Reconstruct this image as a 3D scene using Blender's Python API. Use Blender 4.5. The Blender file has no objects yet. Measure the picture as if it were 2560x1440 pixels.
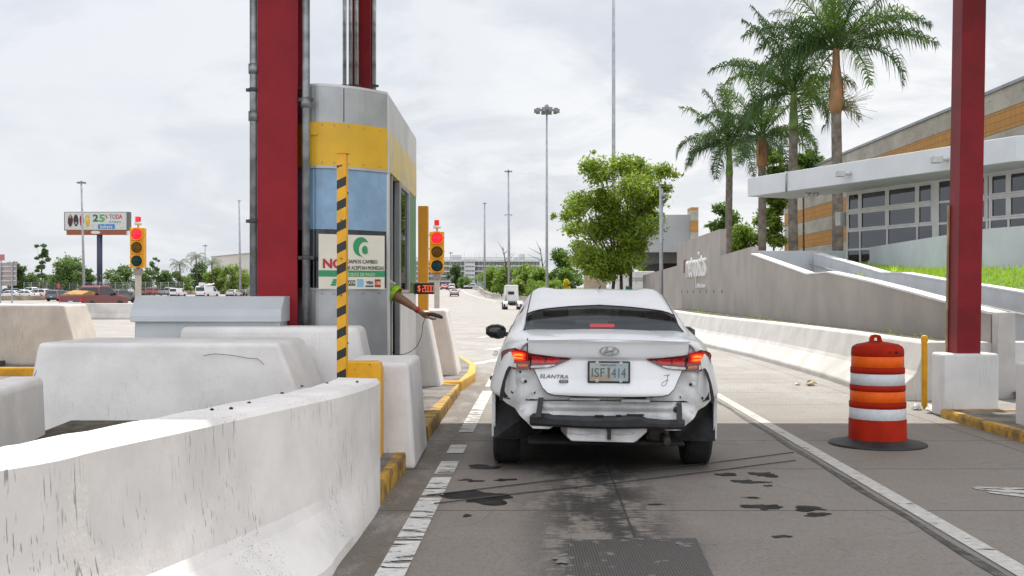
import bpy, math, random
import numpy as np
from mathutils import Vector, Matrix
R = math.radians
random.seed(7); rng = np.random.default_rng(7)
SC = bpy.context.scene
COL = SC.collection
# ---------------------------------------------------------------- camera
F, HZ, CH = 2702.0, 730.0, 1.375           # focal length in photo pixels, horizon row, eye height
cam = bpy.data.objects.new('camera', bpy.data.cameras.new('camera'))
COL.objects.link(cam)
cam.location = (0, 0, CH); cam.rotation_euler = (R(90), 0, 0)
cam.data.sensor_width = 36; cam.data.lens = 36 * F / 2560
cam.data.shift_y = 10 / 2560; cam.data.clip_end = 5000; cam.data.clip_start = .05
SC.camera = cam
# ---------------------------------------------------------------- light
SUN_EL, SUN_X, SUN_Y = R(62), .12, .99     # sun ahead of the camera and a little to the right
sv = Vector((SUN_X, SUN_Y, 0)).normalized() * math.cos(SUN_EL) + Vector((0, 0, math.sin(SUN_EL)))
sun = bpy.data.objects.new('sun', bpy.data.lights.new('sun', 'SUN')); COL.objects.link(sun)
sun.data.energy = 4.2; sun.data.angle = R(.6); sun.data.color = (1, .955, .88)
sun.rotation_euler = sv.to_track_quat('Z', 'Y').to_euler()
SC.view_settings.view_transform = 'Standard'; SC.view_settings.look = 'None'
SC.view_settings.exposure = 0.13; SC.view_settings.gamma = 1
SC.cycles.max_bounces = 8; SC.cycles.transparent_max_bounces = 12
SC.cycles.caustics_reflective = False; SC.cycles.caustics_refractive = False


class G:
    """small helper round a node tree"""
    def __init__(s, tree): s.t = tree
    def n(s, typ, ins=None, **props):
        nd = s.t.nodes.new(typ)
        for k, v in props.items(): setattr(nd, k, v)
        for k, v in (ins or {}).items():
            sock = nd.inputs[k]
            if isinstance(v, bpy.types.NodeSocket): s.t.links.new(v, sock)
            elif isinstance(v, bpy.types.Node): s.t.links.new(v.outputs[0], sock)
            else: sock.default_value = v
        return nd
    def math(s, op, a, b=0.0, c=0.0, clamp=False):
        return s.n('ShaderNodeMath', {0: a, 1: b, 2: c}, operation=op, use_clamp=clamp).outputs[0]
    def mix(s, f, a, b, bt='MIX'):
        nd = s.n('ShaderNodeMix', data_type='RGBA', blend_type=bt)
        for i, v in ((0, f), (6, a), (7, b)):
            if isinstance(v, bpy.types.NodeSocket): s.t.links.new(v, nd.inputs[i])
            else: nd.inputs[i].default_value = v if i == 0 else (tuple(v) + (1,))[:4]
        return nd.outputs[2]
    def noise(s, vec, scale, detail=4, rough=.55, dist=0):
        return s.n('ShaderNodeTexNoise', {'Vector': vec, 'Scale': scale, 'Detail': detail, 'Roughness': rough, 'Distortion': dist}).outputs[0]
    def scale(s, vec, sc, loc=(0, 0, 0)):
        return s.n('ShaderNodeMapping', {0: vec, 1: loc, 3: sc}).outputs[0]
    def step(s, v, lo, hi):
        return s.n('ShaderNodeMapRange', {0: v, 1: lo, 2: hi, 3: 0., 4: 1.}, interpolation_type='SMOOTHSTEP').outputs[0]


W = bpy.data.worlds.new('World'); SC.world = W; W.use_nodes = True
W.node_tree.nodes.clear(); g = G(W.node_tree)
sky = g.n('ShaderNodeTexSky', sky_type='NISHITA'); sky.sun_disc = False
sky.sun_elevation = SUN_EL; sky.sun_rotation = math.atan2(SUN_X, SUN_Y); sky.air_density = 1.2; sky.dust_density = 2.5
dirn = g.n('ShaderNodeTexCoord').outputs['Generated']
sp = g.n('ShaderNodeSeparateXYZ', {0: dirn})
proj = g.n('ShaderNodeVectorMath', {0: dirn, 1: g.n('ShaderNodeCombineXYZ', {0: g.math('ADD', g.math('ABSOLUTE', sp.outputs[2]), .38), 1: g.math('ADD', g.math('ABSOLUTE', sp.outputs[2]), .38), 2: g.math('ADD', g.math('ABSOLUTE', sp.outputs[2]), .38)})}, operation='DIVIDE').outputs[0]
c1 = g.noise(g.scale(proj, (1, 1, 1.6), (3.1, 1.7, .4)), 2.3, 7, .56, .25)
c2 = g.noise(g.scale(proj, (1, 1, 1.5), (7.4, 2.2, 5.3)), 3.6, 6, .58, .5)
cov = g.step(c1, .18, .40)                                   # nearly overcast
shade = g.math('ADD', g.step(c2, .38, .58), g.math('MULTIPLY', g.step(c1, .46, .62), .6))
cl = g.mix(g.math('MULTIPLY', shade, .75, clamp=True), (.655, .685, .745), (.93, .932, .938))
side = g.step(sp.outputs[0], -.55, .5)
cl = g.mix(side, g.mix(.62, cl, (.74, .778, .848)), cl)
skyc = g.mix(g.math('MULTIPLY', cov, .9), g.n('ShaderNodeVectorMath', {0: sky.outputs[0], 3: .085}, operation='SCALE').outputs[0], cl)
back = g.math('ADD', 1.0, g.math('MULTIPLY', g.step(sp.outputs[1], .25, -.6), .62))   # sky boost added behind the camera and overhead to fill the shade
back = g.math('ADD', back, g.math('MULTIPLY', g.step(sp.outputs[2], .42, .9), .45))
bg = g.n('ShaderNodeBackground', {0: skyc, 1: back})
g.n('ShaderNodeOutputWorld', {0: bg.outputs[0]})


# ---------------------------------------------------------------- materials
MATS = {}
def M(name, col, rough=.6, metal=0., var=.12, vs=3., bump=0., bs=60., spec=.5, coat=0., emit=0., alpha=None, col2=None,
      streak=0., speck=0., trans=0.):
    """plain procedural material: base colour broken up by noise, optional vertical streaks, specks and bump"""
    if name in MATS: return MATS[name]
    m = bpy.data.materials.new(name); m.use_nodes = True; MATS[name] = m
    g = G(m.node_tree); b = m.node_tree.nodes['Principled BSDF']
    oc = g.n('ShaderNodeTexCoord').outputs['Object']
    c = col[:3]; d = col2 or tuple(x * (1 - var * 1.6) for x in c); l = tuple(min(1, x * (1 + var * .6)) for x in c)
    f = g.step(g.noise(oc, vs, 6, .6), .32, .68)
    out = g.mix(f, d, l) if (var or col2) else None
    if streak:
        sn = g.noise(g.scale(oc, (95, 95, 3.6)), 1., 3, .55); mk = g.noise(g.scale(oc, (2.2, 2.2, 1.8), (4, 2, 1)), 1., 4)
        sf = g.math('MULTIPLY', g.step(sn, .605, .66), g.math('MULTIPLY', g.step(mk, .44, .60), streak))
        out = g.mix(sf, out, (.05, .048, .045))
        big = g.step(g.noise(g.scale(oc, (1, 1, .4)), 1.6, 5), .45, .75)
        out = g.mix(g.math('MULTIPLY', big, min(1, streak * .35)), out, tuple(x * .62 for x in c))
    if speck:
        sf = g.step(g.noise(oc, 55, 2, .5), .70 - .1 * speck, .74)
        out = g.mix(g.math('MULTIPLY', sf, .75), out, (.04, .04, .04))
    if out is not None: m.node_tree.links.new(out, b.inputs['Base Color'])
    else: b.inputs['Base Color'].default_value = c + (1,)
    b.inputs['Roughness'].default_value = rough; b.inputs['Metallic'].default_value = metal
    b.inputs['Specular IOR Level'].default_value = spec; b.inputs['Coat Weight'].default_value = coat
    b.inputs['Coat Roughness'].default_value = .06
    if trans: b.inputs['Transmission Weight'].default_value = trans
    if emit:
        b.inputs['Emission Color'].default_value = c + (1,); b.inputs['Emission Strength'].default_value = emit
    if bump:
        bn = g.n('ShaderNodeBump', {'Strength': bump, 'Distance': .02, 'Height': g.noise(oc, bs, 5, .6)})
        m.node_tree.links.new(bn.outputs[0], b.inputs['Normal'])
    return m


def glass_mat(name, tint, gloss=.12, rough=.02, fk=.9):
    m = bpy.data.materials.new(name); m.use_nodes = True; MATS[name] = m
    t = m.node_tree; t.nodes.clear(); g = G(t)
    tr = g.n('ShaderNodeBsdfTransparent', {0: tuple(tint) + (1,)})
    gl = g.n('ShaderNodeBsdfGlossy', {0: (.9, .95, 1, 1), 1: rough})
    fr = g.n('ShaderNodeFresnel', {0: 1.5})
    f = g.math('ADD', g.math('MULTIPLY', fr.outputs[0], fk), gloss, clamp=True)
    mx = g.n('ShaderNodeMixShader', {0: f, 1: tr.outputs[0], 2: gl.outputs[0]})
    g.n('ShaderNodeOutputMaterial', {0: mx.outputs[0]})
    return m


def leaf_mat(name, c1, c2, tr=.35):
    m = bpy.data.materials.new(name); m.use_nodes = True; MATS[name] = m
    t = m.node_tree; t.nodes.clear(); g = G(t)
    gm = g.n('ShaderNodeNewGeometry')
    oc = g.n('ShaderNodeTexCoord').outputs['Object']
    f = g.math('ADD', g.math('MULTIPLY', gm.outputs['Random Per Island'], .75), g.math('MULTIPLY', g.noise(oc, .9, 3), .5), clamp=True)
    c = g.mix(f, c1, c2)
    df = g.n('ShaderNodeBsdfPrincipled', {'Base Color': c, 'Roughness': .45, 'Specular IOR Level': .35})
    tl = g.n('ShaderNodeBsdfTranslucent', {0: g.mix(.5, c, tuple(min(1, x * 2.2) for x in c2))})
    mx = g.n('ShaderNodeMixShader', {0: tr, 1: df.outputs[0], 2: tl.outputs[0]})
    g.n('ShaderNodeOutputMaterial', {0: mx.outputs[0]})
    return m


# ---------------------------------------------------------------- geometry helpers
def P(x, y, D):                              # photo pixel + measured distance -> place in the world
    return Vector(((x - 1280) * D / F, D, CH - (y - HZ) * D / F))
def PG(x, y, z=0.):                          # photo pixel lying on the level z -> place in the world
    D = F * (CH - z) / (y - HZ)
    return Vector(((x - 1280) * D / F, D, z))


class MB:
    def __init__(s): s.v = []; s.f = []; s.mi = []; s.sm = []
    def add(s, vs, fs, mi=0, smooth=False):
        o = len(s.v); s.v += [tuple(p) for p in vs]
        for f in fs: s.f.append([o + i for i in f]); s.mi.append(mi); s.sm.append(smooth)
        return s
    def box(s, x0, x1, y0, y1, z0, z1, mi=0, top=None):
        """top: (dx0,dx1,dy0,dy1) insets of the upper face"""
        a = top or (0, 0, 0, 0)
        vs = [(x0, y0, z0), (x1, y0, z0), (x1, y1, z0), (x0, y1, z0),
              (x0 + a[0], y0 + a[2], z1), (x1 - a[1], y0 + a[2], z1), (x1 - a[1], y1 - a[3], z1), (x0 + a[0], y1 - a[3], z1)]
        return s.add(vs, [(3, 2, 1, 0), (4, 5, 6, 7), (0, 1, 5, 4), (1, 2, 6, 5), (2, 3, 7, 6), (3, 0, 4, 7)], mi)
    def cyl(s, p0, p1, r0, r1=None, n=12, mi=0, caps=True, smooth=True):
        r1 = r0 if r1 is None else r1
        return s.tube([p0, p1], [r0, r1], n, mi, caps, smooth)
    def tube(s, pts, rad, n=8, mi=0, caps=True, smooth=True):
        pts = [Vector(p) for p in pts]
        rad = [rad] * len(pts) if isinstance(rad, (int, float)) else rad
        rings = []; up = None
        for i, p in enumerate(pts):
            a = pts[max(i - 1, 0)]; b = pts[min(i + 1, len(pts) - 1)]; t = (b - a).normalized()
            if up is None: up = Vector((0, 0, 1)) if abs(t.z) < .9 else Vector((1, 0, 0))
            u = t.cross(up).normalized(); w = u.cross(t).normalized(); up = w
            rings.append([p + (u * math.cos(k * 2 * math.pi / n) + w * math.sin(k * 2 * math.pi / n)) * rad[i] for k in range(n)])
        return s.loft(rings, mi, caps, smooth)
    def loft(s, rings, mi=0, caps=True, smooth=False, closed=True):
        n = len(rings[0]); vs = [p for r in rings for p in r]; fs = []
        for i in range(len(rings) - 1):
            for k in range(n if closed else n - 1):
                k2 = (k + 1) % n; fs.append((i * n + k, i * n + k2, (i + 1) * n + k2, (i + 1) * n + k))
        s.add(vs, fs, mi, smooth)
        if caps:
            s.add(rings[0], [tuple(range(n))[::-1]], mi); s.add(rings[-1], [tuple(range(n))], mi)
        return s
    def lathe(s, prof, c=(0, 0, 0), n=32, mi=0, axis='z', smooth=True):
        rings = []
        for r, h in prof:
            ring = []
            for k in range(n):
                a = k * 2 * math.pi / n; x, y = r * math.cos(a), r * math.sin(a)
                ring.append((c[0] + x, c[1] + y, c[2] + h) if axis == 'z' else (c[0] + h, c[1] + x, c[2] + y) if axis == 'x' else (c[0] + x, c[1] + h, c[2] - y))
            rings.append(ring)
        return s.loft(rings, mi, True, smooth)
    def prism(s, poly, a, b, mi=0, plane='xz', smooth=False):
        """polygon in a coordinate plane, pushed from a to b along the third axis"""
        def p(u, v, w): return {'xz': (u, w, v), 'xy': (u, v, w), 'yz': (w, u, v)}[plane]
        n = len(poly)
        return s.loft([[p(u, v, a) for u, v in poly], [p(u, v, b) for u, v in poly]], mi, True, smooth)
    def sheet(s, grid, mi=0, smooth=True):
        r, c = len(grid), len(grid[0]); vs = [p for row in grid for p in row]
        return s.add(vs, [(i * c + k, i * c + k + 1, (i + 1) * c + k + 1, (i + 1) * c + k) for i in range(r - 1) for k in range(c - 1)], mi, smooth)
    def sphere(s, c, r, n=12, m=8, mi=0, sc=(1, 1, 1)):
        rings = [[(c[0] + r * sc[0] * math.sin(t) * math.cos(k * 2 * math.pi / n), c[1] + r * sc[1] * math.sin(t) * math.sin(k * 2 * math.pi / n), c[2] - r * sc[2] * math.cos(t))
                  for k in range(n)] for t in [math.pi * (i + .02) / (m + .04) for i in range(m + 1)]]
        return s.loft(rings, mi, True, True)
    def build(s, name, mats, parent=None, bevel=0., seg=2, world=True, fix=True, sharp=None):
        me = bpy.data.meshes.new(name)
        off = Vector((0, 0, 0)); q = parent
        if world:
            while q is not None: off = off + q.location; q = q.parent
        vs = [(p[0] - off[0], p[1] - off[1], p[2] - off[2]) for p in s.v]
        me.from_pydata(vs, [], s.f)
        me.polygons.foreach_set('material_index', s.mi); me.polygons.foreach_set('use_smooth', s.sm)
        for m in (mats if isinstance(mats, (list, tuple)) else [mats]): me.materials.append(m)
        if fix:
            import bmesh
            bm = bmesh.new(); bm.from_mesh(me)
            bmesh.ops.remove_doubles(bm, verts=bm.verts, dist=1e-5)
            bmesh.ops.recalc_face_normals(bm, faces=bm.faces); bm.to_mesh(me); bm.free()
        me.update()
        if sharp: me.set_sharp_from_angle(angle=R(sharp))
        o = bpy.data.objects.new(name, me); COL.objects.link(o)
        if parent is not None: o.parent = parent
        if bevel:
            bv = o.modifiers.new('bevel', 'BEVEL'); bv.width = bevel; bv.segments = seg; bv.limit_method = 'ANGLE'; bv.angle_limit = R(35)
            bv.harden_normals = False
        return o


def tag(o, label, cat, group=None):
    o['label'] = label; o['category'] = cat
    if group: o['group'] = group
    return o
def thing(name, label, cat, loc=(0, 0, 0), rz=0., group=None):
    o = bpy.data.objects.new(name, None); COL.objects.link(o); o.empty_display_size = .1
    o.location = loc; o.rotation_euler = (0, 0, rz)
    return tag(o, label, cat, group)
def struct(o, kind='structure'): o['kind'] = kind; return o


def text(body, mat, parent, o, xd, up, width=None, height=None, ext=.004, name='lettering', world=True, bold=0., shear=0.):
    cu = bpy.data.curves.new('txt', 'FONT'); cu.body = body; cu.size = 1; cu.extrude = 0.01; cu.offset = bold; cu.shear = shear; cu.resolution_u = 3
    ob = bpy.data.objects.new('txt', cu); COL.objects.link(ob)
    dg = bpy.context.evaluated_depsgraph_get(); me = bpy.data.meshes.new_from_object(ob.evaluated_get(dg)); bpy.data.objects.remove(ob)
    n = len(me.vertices); co = np.empty(n * 3); me.vertices.foreach_get('co', co); co = co.reshape(-1, 3)
    mn, mx = co.min(0), co.max(0); sz = mx - mn
    sy = (height or width / sz[0] * sz[1]) / sz[1]; sx = (width / sz[0]) if width else sy
    xd = Vector(xd).normalized(); up = Vector(up).normalized(); nd = xd.cross(up)
    off = Vector((0, 0, 0)); q = parent
    if world:
        while q is not None: off = off + q.location; q = q.parent
    A = np.outer((co[:, 0] - mn[0]) * sx, np.array(xd)) + np.outer((co[:, 1] - mn[1]) * sy, np.array(up)) + np.outer(co[:, 2] / .01 * ext, np.array(nd)) + np.array(Vector(o) - off)
    me.vertices.foreach_set('co', A.ravel()); me.materials.clear(); me.materials.append(mat); me.update()
    ob = bpy.data.objects.new(name, me); COL.objects.link(ob); ob.parent = parent
    return ob


def catmull(pts, k):
    """numpy (n,...) control rows -> smooth rows, k steps per span"""
    pts = np.asarray(pts, float); n = len(pts); out = []
    for i in range(n - 1):
        p0, p1, p2, p3 = pts[max(i - 1, 0)], pts[i], pts[i + 1], pts[min(i + 2, n - 1)]
        for j in range(k):
            t = j / k
            out.append(.5 * (2 * p1 + (p2 - p0) * t + (2 * p0 - 5 * p1 + 4 * p2 - p3) * t * t + (3 * p1 - p0 - 3 * p2 + p3) * t ** 3))
    out.append(pts[-1]); return np.array(out)


def T(x, d):
    """height of the ground: flat at the plaza, dips and then climbs along the road ahead"""
    right = np.interp(d, [0, 50, 150, 185, 223, 280, 340, 450, 700, 2000], [0, 0, -1., -.45, .7, 1.75, 2.5, 3.6, 4, 4])
    left = np.interp(d, [0, 160, 205, 250, 340, 500, 2000], [0, 0, .45, .65, 1.3, 2.2, 2.5])
    w = min(1, max(0, (x / max(d, 1) + .2) / .1))
    return float(left + (right - left) * w)


def leaves(name, mats, parent, clumps, n, size, up=.35, seed=1, droop=0.):
    """n small leaves spread through ellipsoid clumps [(centre, (rx,ry,rz))]"""
    r = np.random.default_rng(seed)
    vol = np.array([c[1][0] * c[1][1] * c[1][2] for c in clumps]) ** .75; idx = r.choice(len(clumps), n, p=vol / vol.sum())
    cen = np.array([c[0] for c in clumps])[idx]; rad = np.array([c[1] for c in clumps])[idx]
    d = r.normal(size=(n, 3)); d /= np.linalg.norm(d, axis=1)[:, None]
    p = cen + d * rad * (r.random(n) ** .42)[:, None] * (1 + .22 * r.normal(size=n))[:, None]
    nr = d * .55 + r.normal(size=(n, 3)) * .7 + np.array([0, 0, up]); nr /= np.linalg.norm(nr, axis=1)[:, None]
    a = np.cross(nr, r.normal(size=(n, 3))); a /= np.linalg.norm(a, axis=1)[:, None]; b = np.cross(nr, a)
    s = size * (.55 + .9 * r.random(n))[:, None]
    a[:, 2] -= droop
    q = np.stack([p - a * s, p + b * s * .42 - nr * s * .1, p + a * s, p - b * s * .42 - nr * s * .1], 1)
    off = Vector((0, 0, 0)); k = parent
    while k is not None: off = off + k.location; k = k.parent
    q -= np.array(off)
    me = bpy.data.meshes.new(name); me.vertices.add(4 * n); me.vertices.foreach_set('co', q.ravel())
    me.loops.add(4 * n); me.loops.foreach_set('vertex_index', np.arange(4 * n)); me.polygons.add(n)
    me.polygons.foreach_set('loop_start', np.arange(0, 4 * n, 4)); me.polygons.foreach_set('loop_total', np.full(n, 4))
    me.polygons.foreach_set('material_index', r.integers(0, len(mats), n)); me.update(calc_edges=True)
    for m in mats: me.materials.append(m)
    o = bpy.data.objects.new(name, me); COL.objects.link(o); o.parent = parent
    return o
# ================================================================ materials of the place
white_paint = M('white_painted_concrete', (.82, .785, .755), .8, var=.10, vs=1.6, bump=.16, bs=34, streak=.62, spec=.15)
block_paint = M('white_block_paint', (.81, .785, .765), .8, var=.10, vs=1.4, bump=.16, bs=30, streak=.22, spec=.15)
white_clean = M('white_wall_paint', (.76, .75, .745), .7, var=.09, vs=1.6, bump=.12, bs=45, streak=.25)
beige_conc = M('beige_concrete', (.58, .53, .46), .75, var=.16, vs=3, bump=.25, bs=40, streak=.5)
far_conc = M('far_concrete', (.55, .52, .49), .8, var=.18, vs=.6, bump=.1, bs=12, streak=.4)
red_steel = M('red_painted_steel', (.285, .0115, .020), .5, var=.16, vs=1.5, bump=.02, bs=80, spec=.25, streak=.22)
galv = M('galvanised_steel', (.30, .32, .33), .42, metal=.75, var=.25, vs=7, bump=.03)
pole_steel = M('pole_steel', (.36, .38, .40), .5, metal=.5, var=.12, vs=2)
alu = M('brushed_aluminium', (.44, .45, .46), .38, metal=.55, var=.10, vs=2.5, streak=.18)
alu_white = M('pale_panel', (.66, .66, .67), .4, metal=.2, var=.08, vs=2, streak=.25)
yellow = M('yellow_paint', (.80, .40, .012), .45, var=.14, vs=5, speck=.15)
yellow_dirty = M('worn_yellow_paint', (.50, .28, .03), .7, var=.5, vs=6, bump=.3, bs=30, col2=(.16, .11, .05), speck=.6)
band_yellow = M('yellow_band', (.80, .46, .015), .38, var=.08, vs=2)
band_worn = M('weathered_yellow_band', (.72, .50, .10), .35, metal=.2, var=.3, vs=3, col2=(.55, .50, .34))
black_pl = M('black_plastic', (.014, .014, .015), .5, var=.2, vs=6)
dark_int = M('dark_interior', (.025, .026, .028), .7, var=.2)
rubber = M('rubber', (.022, .022, .022), .8, var=.3, vs=8, bump=.1)
grey_box = M('grey_cabinet_paint', (.52, .555, .575), .45, var=.05, vs=1.5, streak=.12)
grey_dark = M('dark_grey_steel', (.06, .06, .065), .5, var=.2)
soil = M('dry_soil', (.10, .085, .06), .95, var=.5, vs=9, bump=.8, bs=30, col2=(.04, .04, .025))
blue_film = M('blue_window_film', (.21, .37, .56), .12, var=.14, vs=3, streak=.3, coat=.5)
green_panel = M('green_panel', (.045, .20, .07), .3, var=.1)
glass_dark = glass_mat('dark_window_glass', (.16, .175, .185), .02, .02, .55)
glass_shop = glass_mat('tinted_shop_glass', (.10, .11, .115), .085)


def road_material(name, lane=True):
    m = bpy.data.materials.new(name); m.use_nodes = True; MATS[name] = m
    g = G(m.node_tree); b = m.node_tree.nodes['Principled BSDF']
    pos = g.n('ShaderNodeNewGeometry').outputs['Position']; sp = g.n('ShaderNodeSeparateXYZ', {0: pos})
    X, Y = sp.outputs[0], sp.outputs[1]
    big = g.noise(pos, .55, 6, .62); mid = g.noise(g.scale(pos, (2.6, .9, 1)), 1.4, 6, .65); fine = g.noise(g.scale(pos, (1, .3, 1)), 42, 4, .7); grain = g.noise(g.scale(pos, (1, .2, 1)), 80, 3, .7)
    c = g.mix(g.step(big, .3, .7), (.275, .255, .235), (.37, .347, .322))
    c = g.mix(g.math('MULTIPLY', g.step(mid, .48, .75), .55), c, (.21, .185, .16))
    c = g.mix(g.math('MULTIPLY', g.step(fine, .52, .70), .42), c, (.14, .13, .115))
    c = g.mix(g.math('MULTIPLY', g.step(grain, .50, .66), .55), c, (.065, .07, .065))
    c = g.mix(g.math('MULTIPLY', g.step(grain, .46, .30), .22), c, (.55, .52, .48))
    # thin sideways broom marks
    br = g.noise(g.scale(pos, (1.1, 26, 1)), 1., 4, .6)
    c = g.mix(g.math('MULTIPLY', g.step(br, .60, .74), .35), c, (.13, .12, .11))
    sk = g.noise(g.scale(pos, (7, 30, 1)), 1., 3, .6); c = g.mix(g.math('MULTIPLY', g.step(sk, .635, .68), .62), c, (.035, .03, .027))
    ag = g.noise(g.scale(pos, (30, 70, 1)), 1., 3, .7); c = g.mix(g.math('MULTIPLY', g.math('MULTIPLY', g.step(ag, .50, .60), g.step(Y, 6.03, 5.99)), .5), c, (.06, .055, .05))
    bl = g.noise(g.scale(pos, (1.2, 2.2, 1)), 1.1, 4, .6); c = g.mix(g.math('MULTIPLY', g.step(bl, .5, .7), .30), c, (.20, .155, .12))
    # years of oil and tyre rubber where cars queue, and painted shade under the sedan
    lx = g.math('SUBTRACT', X, g.math('MULTIPLY', Y, .026))
    wob = g.math('MULTIPLY', g.math('SUBTRACT', big, .5), 1.6)
    queue = g.math('MULTIPLY', g.step(Y, 14.5, 10.8), 1.0)
    inlane = g.math('MULTIPLY', g.step(lx, -1.15, -.55), g.step(lx, 7.5, 4.2))
    dirt = g.math('MULTIPLY', queue, inlane)
    c = g.mix(g.math('MULTIPLY', dirt, .64), c, (.185, .156, .132))
    d0 = g.math('ABSOLUTE', g.math('ADD', g.math('SUBTRACT', lx, .38), g.math('MULTIPLY', wob, .35)))
    oil = g.math('MULTIPLY', g.math('MULTIPLY', g.step(d0, .62, .08), queue), g.step(g.math('ADD', mid, g.math('MULTIPLY', g.math('SUBTRACT', sk, .5), .5)), .38, .54))
    c = g.mix(g.math('MULTIPLY', oil, .88), c, (.018, .017, .016))
    parked = g.math('MULTIPLY', g.step(g.math('ABSOLUTE', g.math('SUBTRACT', lx, .48)), 1.05, .75), g.math('MULTIPLY', g.step(Y, 8.1, 8.9), g.step(Y, 13.2, 12.2)))  # car's shadow deepened by a dark patch in the road colour
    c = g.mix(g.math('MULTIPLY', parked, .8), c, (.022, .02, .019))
    gut = g.math('MULTIPLY', g.math('MULTIPLY', g.step(lx, -.55, -.85), g.step(Y, 22, 15)), g.step(mid, .3, .55))
    c = g.mix(g.math('MULTIPLY', gut, .6), c, (.085, .06, .036))
    # slab joints
    fy = g.math('ABSOLUTE', g.math('SUBTRACT', g.math('FRACT', g.math('ADD', g.math('DIVIDE', g.math('ADD', Y, g.math('MULTIPLY', g.math('SUBTRACT', mid, .5), .03)), 1.6), .25)), .5))
    j1 = g.step(fy, .0075, .003)
    fx = g.math('ABSOLUTE', g.math('SUBTRACT', g.math('FRACT', g.math('DIVIDE', g.math('ADD', lx, 1.28), 3.62)), .5))
    j2 = g.step(fx, .003, .001)
    jn = g.math('MAXIMUM', j1, j2)
    c = g.mix(g.math('MULTIPLY', jn, g.math('ADD', .3, g.math('MULTIPLY', g.step(Y, 40, 14), .55))), c, (.03, .028, .026))
    # hairline cracks
    vo = g.n('ShaderNodeTexVoronoi', {'Vector': g.n('ShaderNodeVectorMath', {0: pos, 1: g.n('ShaderNodeVectorMath', {0: g.n('ShaderNodeTexNoise', {'Vector': pos, 'Scale': 1.5}).outputs[1], 3: .7}, operation='SCALE').outputs[0]}, operation='ADD').outputs[0], 'Scale': .42}, feature='DISTANCE_TO_EDGE')
    ck = g.math('MULTIPLY', g.step(vo.outputs[0], .006, .002), g.step(big, .45, .6))
    c = g.mix(g.math('MULTIPLY', ck, .3), c, (.05, .045, .04))
    m.node_tree.links.new(c, b.inputs['Base Color'])
    wet = g.math('MULTIPLY', g.math('MULTIPLY', dirt, g.step(mid, .50, .66)), .16)
    m.node_tree.links.new(g.math('SUBTRACT', .72, wet), b.inputs['Roughness'])
    h = g.math('SUBTRACT', g.math('ADD', fine, g.math('MULTIPLY', br, .4)), g.math('MULTIPLY', jn, 1.2))
    m.node_tree.links.new(g.n('ShaderNodeBump', {'Strength': .35, 'Distance': .012, 'Height': h}).outputs[0], b.inputs['Normal'])
    return m


def worn_paint(name, col, wear, under=(.12, .11, .10)):
    """road paint with chipped holes through which the pavement shows"""
    m = bpy.data.materials.new(name); m.use_nodes = True; MATS[name] = m
    t = m.node_tree; g = G(t); b = t.nodes['Principled BSDF']; out = t.nodes['Material Output']
    pos = g.n('ShaderNodeNewGeometry').outputs['Position']
    n1 = g.noise(g.scale(pos, (2, 7, 1)), 1.6, 6, .68); n2 = g.noise(g.scale(pos, (6, 16, 1)), 2.5, 3, .6)
    f = g.step(g.math('ADD', n1, g.math('MULTIPLY', g.math('SUBTRACT', n2, .5), .35)), wear, wear + .03)
    t.links.new(g.mix(g.step(n2, .35, .7), tuple(x * .72 for x in col), col), b.inputs['Base Color']); b.inputs['Roughness'].default_value = .6
    tr = g.n('ShaderNodeBsdfTransparent'); mx = g.n('ShaderNodeMixShader', {0: f, 1: b.outputs[0], 2: tr.outputs[0]})
    t.links.new(mx.outputs[0], out.inputs[0]); return m


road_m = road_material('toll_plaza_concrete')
line_m = worn_paint('white_line_paint', (.62, .60, .56), .60)
dash_m = worn_paint('chipped_white_paint', (.74, .73, .70), .545)
thin_m = M('far_line_paint', (.72, .70, .66), .6, var=.1)
grass_m = M('grass_ground', (.10, .20, .02), .9, var=.4, vs=3, bump=.6, bs=20, col2=(.055, .12, .015))
land_m = M('land', (.11, .15, .05), .95, var=.4, vs=.05, bump=.2, bs=2, col2=(.20, .19, .12))

# ================================================================ ground and roads
def strip(name, xs_of, ds, mat, dz, nx=10):
    mb = MB(); rows = []
    for d in ds:
        a, b = xs_of(d); rows.append([(a + (b - a) * k / nx, d, T(a + (b - a) * k / nx, d) + dz) for k in range(nx + 1)])
    mb.sheet(rows); return struct(mb.build(name, mat))

D1 = [-60, -20, 0, 4, 8, 12, 16, 20, 25, 30, 35, 40, 45, 50, 60, 75, 90, 105, 120, 135, 150, 165, 185, 205, 223, 250, 280, 310, 340, 390, 450]
strip('ground', lambda d: (-900 - d, 900 + d), D1 + [600, 900, 1500, 3000], land_m, -.30, 160)
def right_edge(d): return float(np.interp(d, [-60, 30, 60, 100, 140, 163, 182, 198, 213, 258, 300, 450], [13, 13, 14, 16, 16.2, 9.8, 4.3, -1.2, -5.1, -7.7, -9.8, -30]))
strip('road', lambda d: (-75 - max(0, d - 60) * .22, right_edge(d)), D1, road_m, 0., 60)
def along(x0, d): return x0 + .026 * d
def mark(name, x0, x1, d0, d1, mat, n=None, dz=.005):
    n = n or max(2, int((d1 - d0) / 4)); mb = MB()
    mb.sheet([[(along(x0, d0 + (d1 - d0) * i / n) + 0, d0 + (d1 - d0) * i / n, T(along(x0, d0 + (d1 - d0) * i / n), d0 + (d1 - d0) * i / n) + dz), (along(x1, d0 + (d1 - d0) * i / n), d0 + (d1 - d0) * i / n, T(along(x1, d0 + (d1 - d0) * i / n), d0 + (d1 - d0) * i / n) + dz)] for i in range(n + 1)])
    return struct(mb.build(name, mat))
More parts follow.
